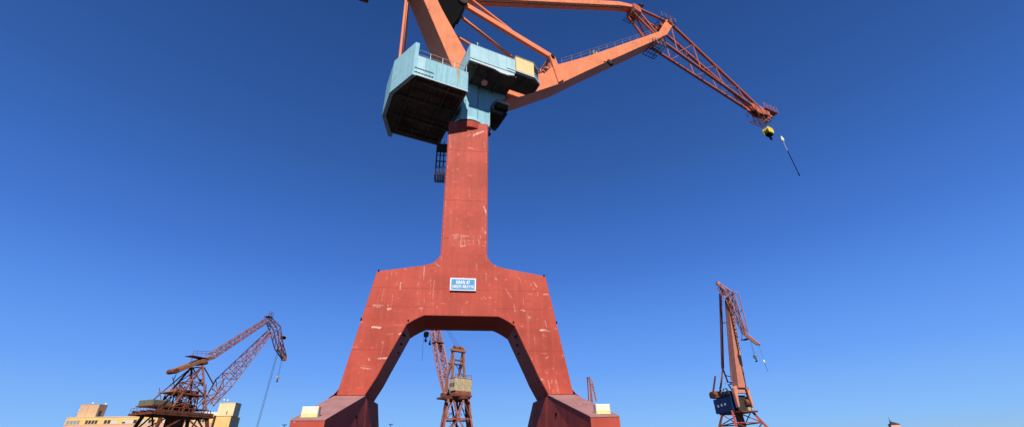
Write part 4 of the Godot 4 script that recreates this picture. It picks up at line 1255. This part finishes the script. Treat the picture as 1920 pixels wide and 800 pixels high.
func build_right_crane() -> void:
	var at := place(62.18, 136.51, deg_to_rad(-24.49 - 50.0))
	var c := node(self, "box_boom_crane", at)
	tag(c, "salmon crane with upright box boom and navy blue house at the right", "crane", "cranes standing behind the largest one")
	var rr: Material = mats.rust_red
	var rb: Material = mats.rust_brown
	var sa: Material = mats.salmon
	var und := node(c, "tower", Transform3D(Basis(Vector3.UP, deg_to_rad(50.0)), Vector3.ZERO))
	var tops := [P(-0.9, 12.4, -2.6), P(3.9, 12.2, -1.2), P(1.2, 12.0, 2.4), P(-3.8, 11.8, 1.2)]
	var feet := [P(-1.0, 0.0, -5.0), P(11.6, 0.0, -2.5), P(2.0, 0.0, 5.0), P(-9.6, 0.0, 2.4)]
	for i in 4:
		var j := (i + 1) % 4
		beam(und, "leg", tops[i], feet[i], 0.6, 0.6, mats.red if i < 2 else rb)
		for t in [0.25, 0.6]:
			beam(und, "girt", tops[i].lerp(feet[i], t), tops[j].lerp(feet[j], t), 0.3, 0.3, rr)
		beam(und, "brace", tops[i], tops[j].lerp(feet[j], 0.25), 0.26, 0.26, rr)
		beam(und, "brace", tops[j].lerp(feet[j], 0.6), tops[i].lerp(feet[i], 0.25), 0.26, 0.26, rb)
		beam(und, "brace", tops[i].lerp(feet[i], 0.6), feet[j], 0.26, 0.26, rb)
	tube(und, "centre_column", P(0.4, 4.0, 0.2), P(0.4, 12.2, 0.2), 0.95, rr)
	var plat := node(c, "platform")
	box(plat, "deck", P(-4.2, 11.7, -2.4), P(5.0, 12.1, 3.0), rb)
	var house := node(c, "machinery_house")
	tag(house, "navy blue machinery house with three pale marks", "")
	var st := mb()
	prism(st, [V(-5.5, 12.1), V(2.2, 12.1), V(2.2, 16.2), V(-5.5, 15.9)], -2.5, 2.5, 0.05)
	solid(house, "body", st, mats.navy)
	box(house, "roof", P(-5.55, 16.2, -2.55), P(2.25, 16.3, 2.55), mats.navy)
	for k in 3:
		box(house, "mark", P(-4.2 + 1.55 * k, 13.75 + 0.1 * k, -2.53), P(-3.5 + 1.55 * k, 14.35 + 0.1 * k, -2.49), mats.blind, 0.005)
	box(house, "front_machinery", P(2.3, 12.1, -1.6), P(3.4, 15.8, 2.4), mats.dark_steel)
	tube(house, "front_drum", P(3.5, 14.2, 0.6), P(3.5, 14.2, 1.8), 0.9, mats.rust_brown)
	box(house, "front_box", P(3.4, 12.1, 0.8), P(4.1, 13.0, 1.9), mats.cabin)
	# boom with a forked foot
	var boom := node(c, "boom")
	tag(boom, "salmon tapered box boom standing nearly upright", "")
	st = mb()
	hexa(st, [P(2.6, 18.0, -1.35), P(4.9, 18.0, -1.35), P(4.9, 18.0, 1.35), P(2.6, 18.0, 1.35), P(8.1, 43.0, -0.62), P(9.2, 42.7, -0.62), P(9.2, 42.7, 0.62), P(8.1, 43.0, 0.62)])
	solid(boom, "girder", st, sa)
	st = mb()
	prism(st, [V(-2.6, 16.6), V(-2.5, 17.9), V(-1.9, 18.5), V(1.9, 18.5), V(2.6, 17.8), V(2.7, 13.0), V(2.2, 12.9), V(1.75, 16.6), V(-1.6, 16.6), V(-2.0, 13.0), V(-2.5, 13.0)], -0.5, 0.5, 0.06, Transform3D(Basis(Vector3.UP, deg_to_rad(90.0)), P(3.9, 0, 0)))
	solid(boom, "fork", st, sa)
	for k in 9:
		var t := 0.08 + 0.1 * k
		beam(boom, "ladder_stay", P(lerpf(2.55, 8.05, t), lerpf(18.0, 43.0, t), -0.5), P(lerpf(2.55, 8.05, t), lerpf(18.0, 43.0, t), 0.5), 0.1, 0.12, rr)
	beam(boom, "walkway", P(2.9, 20.0, -1.45), P(8.0, 42.0, -0.75), 0.25, 0.2, rr)
	# tie and counterweight lever
	var tie := node(c, "tie_beam")
	beam(tie, "girder", P(6.0, 45.0, 0), P(-1.1, 24.2, 0), 0.6, 0.6, rr)
	beam(tie, "fork_leg", P(-1.1, 24.3, 0), P(-2.0, 20.2, -0.9), 0.3, 0.3, rr)
	beam(tie, "fork_leg", P(-1.1, 24.3, 0), P(-1.4, 20.2, 0.9), 0.3, 0.3, rr)
	beam(tie, "link", P(3.3, 36.6, 0), P(6.6, 36.0, 0), 0.2, 0.2, rb)
	var cw := node(c, "counterweight_lever")
	for w in [-1.2, 1.2]:
		beam(cw, "lever_arm", P(-3.6, 22.4, w), P(-6.8, 17.3, w), 0.5, 0.25, rr)
	st = mb()
	prism(st, [V(-8.0, 16.6), V(-5.2, 16.4), V(-5.0, 17.4), V(-6.4, 18.5), V(-7.8, 18.3), V(-8.2, 17.6)], -1.5, 1.5, 0.15)
	solid(cw, "counterweight", st, rb)
	beam(cw, "stay", P(-1.7, 20.6, 0.8), P(2.8, 19.2, 0.8), 0.25, 0.25, sa)
	beam(cw, "stay", P(-1.2, 22.2, 0.6), P(3.3, 20.6, 0.6), 0.2, 0.2, mats.rust_pink)
	rng.seed = 131
	for k in 12:
		var q := P(rng.randf_range(-4.8, 1.6), rng.randf_range(16.6, 19.8), rng.randf_range(-1.8, 1.4))
		beam(cw, "linkage_bar", q, q + Vector3(rng.randf_range(-1.2, 1.6), rng.randf_range(-0.9, 1.8), rng.randf_range(-0.6, 0.6)), 0.25, 0.25, [rb, mats.dark_steel, mats.rust_pink, rr][k % 4])
	for k in 3:
		tube(cw, "drive_drum", P(-3.4 + 1.5 * k, 17.2, -1.3), P(-3.4 + 1.5 * k, 17.2, 1.0), 0.65, mats.dark_steel)
	# fly jib
	var fly := node(c, "fly_jib")
	var rp: Material = mats.rust_pink
	truss(fly, ring4(P(5.8, 46.7, 0), P(6.2, 48.3, 0), 0.5), ring4(P(8.5, 42.6, 0), P(9.8, 44.4, 0), 0.9), 3, 0.26, 0.16, sa, rr)
	truss(fly, ring4(P(8.5, 42.6, 0), P(9.8, 44.4, 0), 0.9), ring4(P(10.8, 31.8, 0), P(11.6, 32.0, 0), 0.5), 8, 0.2, 0.12, rp, rr)
	for w in [-0.8, 0.8]:
		beam(fly, "tie_rod", P(9.8, 44.4, w), P(12.35, 43.3, w), 0.2, 0.2, sa)
		beam(fly, "tie_rod", P(12.35, 43.3, w), P(12.2, 31.6, w * 0.6), 0.2, 0.2, rp)
		beam(fly, "brace", P(10.6, 37.6, w * 0.7), P(12.3, 38.2, w * 0.8), 0.14, 0.14, rb)
	beam(fly, "brace", P(12.35, 43.3, -0.8), P(12.35, 43.3, 0.8), 0.16, 0.16, sa)
	beam(fly, "brace", P(9.2, 43.0, 0), P(12.35, 43.3, 0), 0.18, 0.18, rb)
	tube(fly, "tail_sheave", P(6.0, 48.3, -0.3), P(6.0, 48.3, 0.3), 0.65, sa)
	for w in [-0.45, 0.45]:
		beam(fly, "nose_arm", P(10.6, 32.0, w), P(14.9, 27.5, w), 0.5, 0.22, sa)
	for k in 4:
		beam(fly, "nose_rib", P(11.6 + 0.9 * k, 31.0 - 0.94 * k, -0.5), P(11.6 + 0.9 * k, 31.0 - 0.94 * k, 0.5), 0.3, 0.3, rb)
	box(fly, "nose_platform", P(10.0, 29.8, -0.8), P(12.2, 29.95, 0.8), rb)
	beam(fly, "platform_hanger", P(10.2, 29.9, -0.7), P(10.8, 31.8, -0.4), 0.14, 0.14, rb)
	hanging_hook(at * Transform3D(Basis(), P(12.6, 24.4, 0)), "hook_block", "pale hook block hanging from the salmon crane at the right", 0.95, 5.2, mats.galvanised)
	var bh := node(self, "ball_hook", at * Transform3D(Basis(), P(15.2, 23.0, 0)))
	tag(bh, "tiny white weight on a thin line hanging right of the salmon crane's hook block", "hook", "hooks hanging from the cranes behind")
	st = mb()
	lathe(st, Vector3.ZERO, [V(0.05, 0.6), V(0.2, 0.3), V(0.2, -0.2), V(0.0, -0.35)], 10)
	solid(bh, "weight", st, mats.sign_white)
	tube(bh, "rope", P(0, 0.6, 0), P(-0.35, 4.8, 0), 0.03, mats.rope)
	tube(bh, "line", P(0, -0.3, 0), P(0.3, -2.6, 0), 0.05, mats.rope)

func build_far_crane() -> void:
	var c := node(self, "distant_crane", place(38.93, 246.95, deg_to_rad(-8.96)))
	tag(c, "small faraway red crane showing above the right foot of the largest crane", "crane", "cranes standing behind the largest one")
	var rr: Material = mats.rust_red
	var rb: Material = mats.rust_brown
	var rp: Material = mats.rust_pink
	var und := node(c, "tower")
	for sx in [-1.0, 1.0]:
		for w in [-3.0, 3.0]:
			beam(und, "leg", P(sx * 2.4, 12.0, w * 0.8), P(sx * 4.6, 0.0, w * 1.4), 0.6, 0.6, rr)
		beam(und, "brace", P(sx * 2.4, 12.0, -2.4), P(-sx * 3.6, 5.5, -3.3), 0.3, 0.3, rb)
		beam(und, "brace", P(sx * 3.6, 5.5, -3.3), P(sx * 3.6, 5.5, 3.3), 0.3, 0.3, rb)
	box(c, "machinery_house", P(-5.2, 12.4, -2.4), P(2.6, 16.0, 2.4), mats.navy, 0.05)
	box(c, "platform", P(-4.2, 12.0, -2.6), P(3.2, 12.4, 2.6), rb)
	var st := mb()
	hexa(st, [P(-0.9, 15.5, -1.2), P(1.1, 15.5, -1.2), P(1.1, 15.5, 1.2), P(-0.9, 15.5, 1.2), P(-0.3, 37.4, -0.5), P(0.6, 37.4, -0.5), P(0.6, 37.4, 0.5), P(-0.3, 37.4, 0.5)])
	solid(c, "boom", st, rr)
	beam(c, "tie_beam", P(-0.9, 38.6, 0), P(-1.9, 17.0, 0), 0.6, 0.5, rb)
	var fly := node(c, "fly_jib")
	truss(fly, ring4(P(-1.2, 38.4, 0), P(-0.8, 39.3, 0), 0.5), ring4(P(0.5, 36.8, 0), P(1.3, 37.9, 0), 0.7), 2, 0.3, 0.2, rp, rb)
	truss(fly, ring4(P(0.5, 36.8, 0), P(1.7, 37.5, 0), 0.7), ring4(P(2.1, 27.4, 0), P(2.8, 27.4, 0), 0.4), 7, 0.26, 0.2, rp, rr)
	box(fly, "head_block", P(-1.4, 38.8, -0.6), P(0.5, 39.5, 0.6), rb)

# ---------------------------------------------------------------- buildings and posts
func build_building() -> void:
	var b := node(self, "yellow_building", place(-176.0, 186.0, deg_to_rad(6.0)))
	tag(b, "yellow and pink flat-roofed building with two rooftop blocks behind the rusty crane", "building")
	var st := mb()
	var plan := [V(1.2, 0.0), V(54.4, 0.0), V(54.4, 22.0), V(-0.8, 22.0), V(-0.8, 2.0), V(-0.4, 0.8)]
	plan_prism(st, plan, 0.0, 17.2, 0.05)
	solid(b, "lower_wall", st, mats.wall_pink)
	st = mb()
	plan_prism(st, [V(1.2, -0.06), V(54.45, -0.06), V(54.45, 22.0), V(-0.86, 22.0), V(-0.86, 2.0), V(-0.45, 0.75)], 17.2, 19.85, 0.05)
	var band := solid(b, "upper_wall", st, mats.wall_yellow)
	st = mb()
	plan_prism(st, [V(1.2, -0.18), V(54.55, -0.18), V(54.55, 22.1), V(-0.98, 22.1), V(-0.98, 2.0), V(-0.55, 0.7)], 19.85, 20.05, 0.03)
	solid(b, "roof", st, mats.wall_cream)
	rng.seed = 9
	# window strips of the top storey, then the storeys below
	var strips := [[0.7, 5.6, "g g g g"], [7.4, 12.0, "d d d d"], [14.2, 19.3, "d d b b"], [20.9, 26.3, "h b b d"], [27.9, 33.0, "b b d d"], [34.6, 39.8, "d b d d"], [41.4, 46.6, "d d d b"], [48.0, 53.0, "b d d d"]]
	for level in 4:
		var v0 := 17.55 - 4.4 * level
		for sdef in strips:
			var u0: float = sdef[0]
			var u1: float = sdef[1]
			var kinds: PackedStringArray = (sdef[2] as String).split(" ")
			var off := -0.06 if level == 0 else 0.0
			var win := node(b, "window")
			box(win, "frame", P(u0 - 0.08, v0 - 0.08, off - 0.05), P(u1 + 0.08, v0, off + 0.05), mats.blind, 0.01)
			box(win, "frame", P(u0 - 0.08, v0 + 1.25, off - 0.05), P(u1 + 0.08, v0 + 1.33, off + 0.05), mats.wall_tan, 0.01)
			var step := (u1 - u0) / kinds.size()
			for k in kinds.size():
				var m: Material = mats.window_dark if kinds[k] == "d" else mats.blind
				if kinds[k] == "g":
					m = mats.galvanised
				box(win, "pane", P(u0 + step * k + 0.02, v0, off - 0.03), P(u0 + step * (k + 1) - 0.22, v0 + 1.25, off + 0.1), m, 0.01)
				if kinds[k] == "h":
					box(win, "pane", P(u0 + step * k + 0.04, v0 + 0.02, off - 0.045), P(u0 + step * (k + 1) - 0.24, v0 + 0.6, off - 0.02), mats.window_dark, 0.005)
	var blk := box(b, "roof_block", P(1.8, 20.05, 2.0), P(8.7, 24.75, 6.5), mats.wall_tan, 0.06)
	box(blk, "downpipe", P(4.6, 20.1, 1.86), P(4.85, 24.9, 2.0), mats.wall_pink, 0.02)
	box(blk, "door", P(8.70, 20.1, 3.0), P(8.79, 22.6, 4.6), mats.window_dark, 0.02)
	box(blk, "coping", P(1.7, 24.75, 1.9), P(8.8, 24.9, 6.6), mats.wall_tan, 0.03)
	var tower := box(b, "stair_tower", P(54.9, 0.0, 1.0), P(60.7, 19.75, 9.0), mats.wall_yellow, 0.06)
	tag(tower, "deep yellow stair tower at the right end", "")
	var top := box(b, "roof_block", P(54.9, 19.75, 0.8), P(61.2, 24.6, 6.0), mats.wall_cream, 0.06)
	tag(top, "pale yellow block on the stair tower", "")
	box(top, "coping", P(54.8, 24.6, 0.7), P(61.3, 24.75, 6.1), mats.wall_cream, 0.03)
	box(top, "lamp", P(58.6, 20.4, 0.6), P(58.85, 21.5, 0.8), mats.dark_steel, 0.02)
	for k in 3:
		box(tower, "window", P(60.7, 15.4 - 3.0 * k, 3.0), P(60.80, 18.0 - 3.0 * k, 7.0), mats.window_dark, 0.02)
	box(b, "roof_wall", P(48.0, 20.05, 4.0), P(54.0, 21.6, 10.0), mats.blind, 0.04)
	var ant := node(b, "roof_aerials")
	for q in [[-0.2, 20.0, 23.4, 5.0], [0.6, 20.0, 22.2, 4.0], [5.2, 24.9, 25.7, 3.0], [8.4, 24.9, 25.6, 5.5], [55.3, 24.7, 26.3, 3.0], [56.6, 24.7, 26.2, 3.2]]:
		tube(ant, "pole", P(q[0], q[1], q[3]), P(q[0], q[2], q[3]), 0.09, mats.galvanised)
		box(ant, "dish", P(q[0] - 0.3, q[2] - 0.5, q[3] - 0.2), P(q[0] + 0.3, q[2], q[3] + 0.1), mats.sign_white, 0.08)
	tube(ant, "pole", P(-1.0, 20.0, 4.5), P(0.1, 22.9, 4.5), 0.08, mats.galvanised)

func build_posts() -> void:
	var spots := [[-96.56, 200.0, 16.5, "tall lamp post whose tip shows right of the rusty crane's ropes"], [-52.32, 200.0, 15.7, "tall lamp post whose tip shows inside the portal opening at its left edge"]]
	for i in spots.size():
		var q: Array = spots[i]
		var o := node(self, "lamp_post" if i == 0 else "lamp_post_001", place(q[0], q[1], 0.0))
		tag(o, q[3], "lamp post", "lamp posts far behind the cranes")
		var hgt: float = q[2]
		tube(o, "pole", P(0, 0, 0), P(0, hgt, 0), 0.14, mats.dark_steel)
		box(o, "cross_arm", P(-0.75, hgt - 0.2, -0.1), P(0.75, hgt - 0.05, 0.1), mats.dark_steel)
		for s in [-1.0, 1.0]:
			box(o, "lamp_head", P(s * 0.5 - 0.28, hgt - 0.1, -0.25), P(s * 0.5 + 0.28, hgt + 0.15, 0.25), mats.dark_steel, 0.05)
	var t := node(self, "distant_tower", place(246.3, 320.0, deg_to_rad(-20.0)))
	tag(t, "distant pink-walled tower with a dark spike at the far right edge of the skyline", "tower")
	box(t, "wall", P(-2.4, 0.0, -2.0), P(2.6, 16.6, 3.0), mats.wall_pink, 0.05)
	var st := mb()
	for e in [[P(-2.7, 16.6, -2.3), P(2.9, 16.6, -2.3)], [P(2.9, 16.6, -2.3), P(2.9, 16.6, 3.3)], [P(2.9, 16.6, 3.3), P(-2.7, 16.6, 3.3)], [P(-2.7, 16.6, 3.3), P(-2.7, 16.6, -2.3)]]:
		tri(st, e[0], e[1], P(-0.4, 18.4, 0.5), Vector3.UP)
	quad(st, P(-2.7, 16.6, -2.3), P(2.9, 16.6, -2.3), P(2.9, 16.6, 3.3), P(-2.7, 16.6, 3.3), Vector3.DOWN)
	solid(t, "roof", st, mats.dark_steel)
	st = mb()
	lathe(st, P(-1.4, 17.0, 0.0), [V(0.55, 0.0), V(0.5, 1.2), V(0.2, 2.2), V(0.04, 4.3)], 10)
	solid(t, "spike", st, mats.dark_steel)

# ---------------------------------------------------------------- the scene
func sky_panorama() -> ImageTexture:
	# clear air: the colour depends on the height above the horizon only (degrees, then sRGB)
	var steps := [[0.0, 156, 194, 230], [1.5, 151, 193, 232], [3.2, 136, 190, 249], [9.6, 106, 162, 246], [16.0, 85, 140, 229], [22.0, 68, 119, 206], [28.0, 59, 106, 188], [34.0, 52, 95, 168], [41.0, 45, 86, 156], [53.0, 39, 75, 137], [70.0, 35, 68, 126], [90.0, 33, 64, 120]]
	var h := 512
	var img := Image.create(1024, h, false, Image.FORMAT_RGBF)
	for y in h:
		var el := 90.0 - (y + 0.5) * 180.0 / h
		var a: Array = steps[0]
		var b: Array = steps[0]
		if el > 0.0:
			for k in steps.size() - 1:
				if el >= steps[k][0]:
					a = steps[k]
					b = steps[k + 1]
		var t := 0.0
		if b[0] > a[0]:
			t = clampf((el - a[0]) / (b[0] - a[0]), 0.0, 1.0)
		var c := Color8(a[1], a[2], a[3]).srgb_to_linear().lerp(Color8(b[1], b[2], b[3]).srgb_to_linear(), t)
		img.fill_rect(Rect2i(0, y, 1024, 1), c)
	return ImageTexture.create_from_image(img)

func _ready() -> void:
	# camera: a wide lens held low and tilted up, a little off level
	var cam := Camera3D.new()
	cam.name = "camera"
	cam.fov = rad_to_deg(2.0 * atan(400.0 / 821.73))
	cam.near = 0.1
	cam.far = 3000.0
	cam.transform = Transform3D(Basis(Vector3.RIGHT, 0.5128) * Basis(Vector3.BACK, -0.0249), Vector3(0, 1.6, 0))
	add_child(cam)
	cam.current = true
	# sky
	var env := Environment.new()
	var sky := Sky.new()
	var pan := PanoramaSkyMaterial.new()
	pan.panorama = sky_panorama()
	sky.sky_material = pan
	env.background_mode = Environment.BG_SKY
	env.sky = sky
	env.tonemap_mode = Environment.TONE_MAPPER_LINEAR
	env.tonemap_exposure = 1.35
	env.background_energy_multiplier = 0.741
	env.sdfgi_enabled = true
	env.ssao_enabled = true
	env.ssil_enabled = true
	var we := WorldEnvironment.new()
	we.name = "environment"
	we.environment = env
	add_child(we)
	# sun: behind the viewer, a little to the right, at 43 degrees
	var sun := DirectionalLight3D.new()
	sun.name = "sun"
	sun.light_energy = 1.6
	sun.light_color = Color(1.0, 0.965, 0.91)
	sun.light_angular_distance = 0.5
	sun.shadow_enabled = true
	var az := deg_to_rad(6.0)
	var el := deg_to_rad(43.0)
	var to_sun := Vector3(sin(az) * cos(el), sin(el), cos(az) * cos(el))
	sun.transform = Transform3D(Basis.looking_at(-to_sun, Vector3.UP), Vector3(0, 60, 0))
	add_child(sun)
	# materials and ground
	make_materials()
	var pl := PlaneMesh.new()
	pl.size = Vector2(3000, 3000)
	var ground := put(self, "ground", pl, mats.asphalt)
	tag(ground, "", "", "", "structure")
	build_main_crane()
	build_hooks()
	build_left_crane()
	build_middle_crane()
	build_right_crane()
	build_far_crane()
	build_building()
	build_posts()
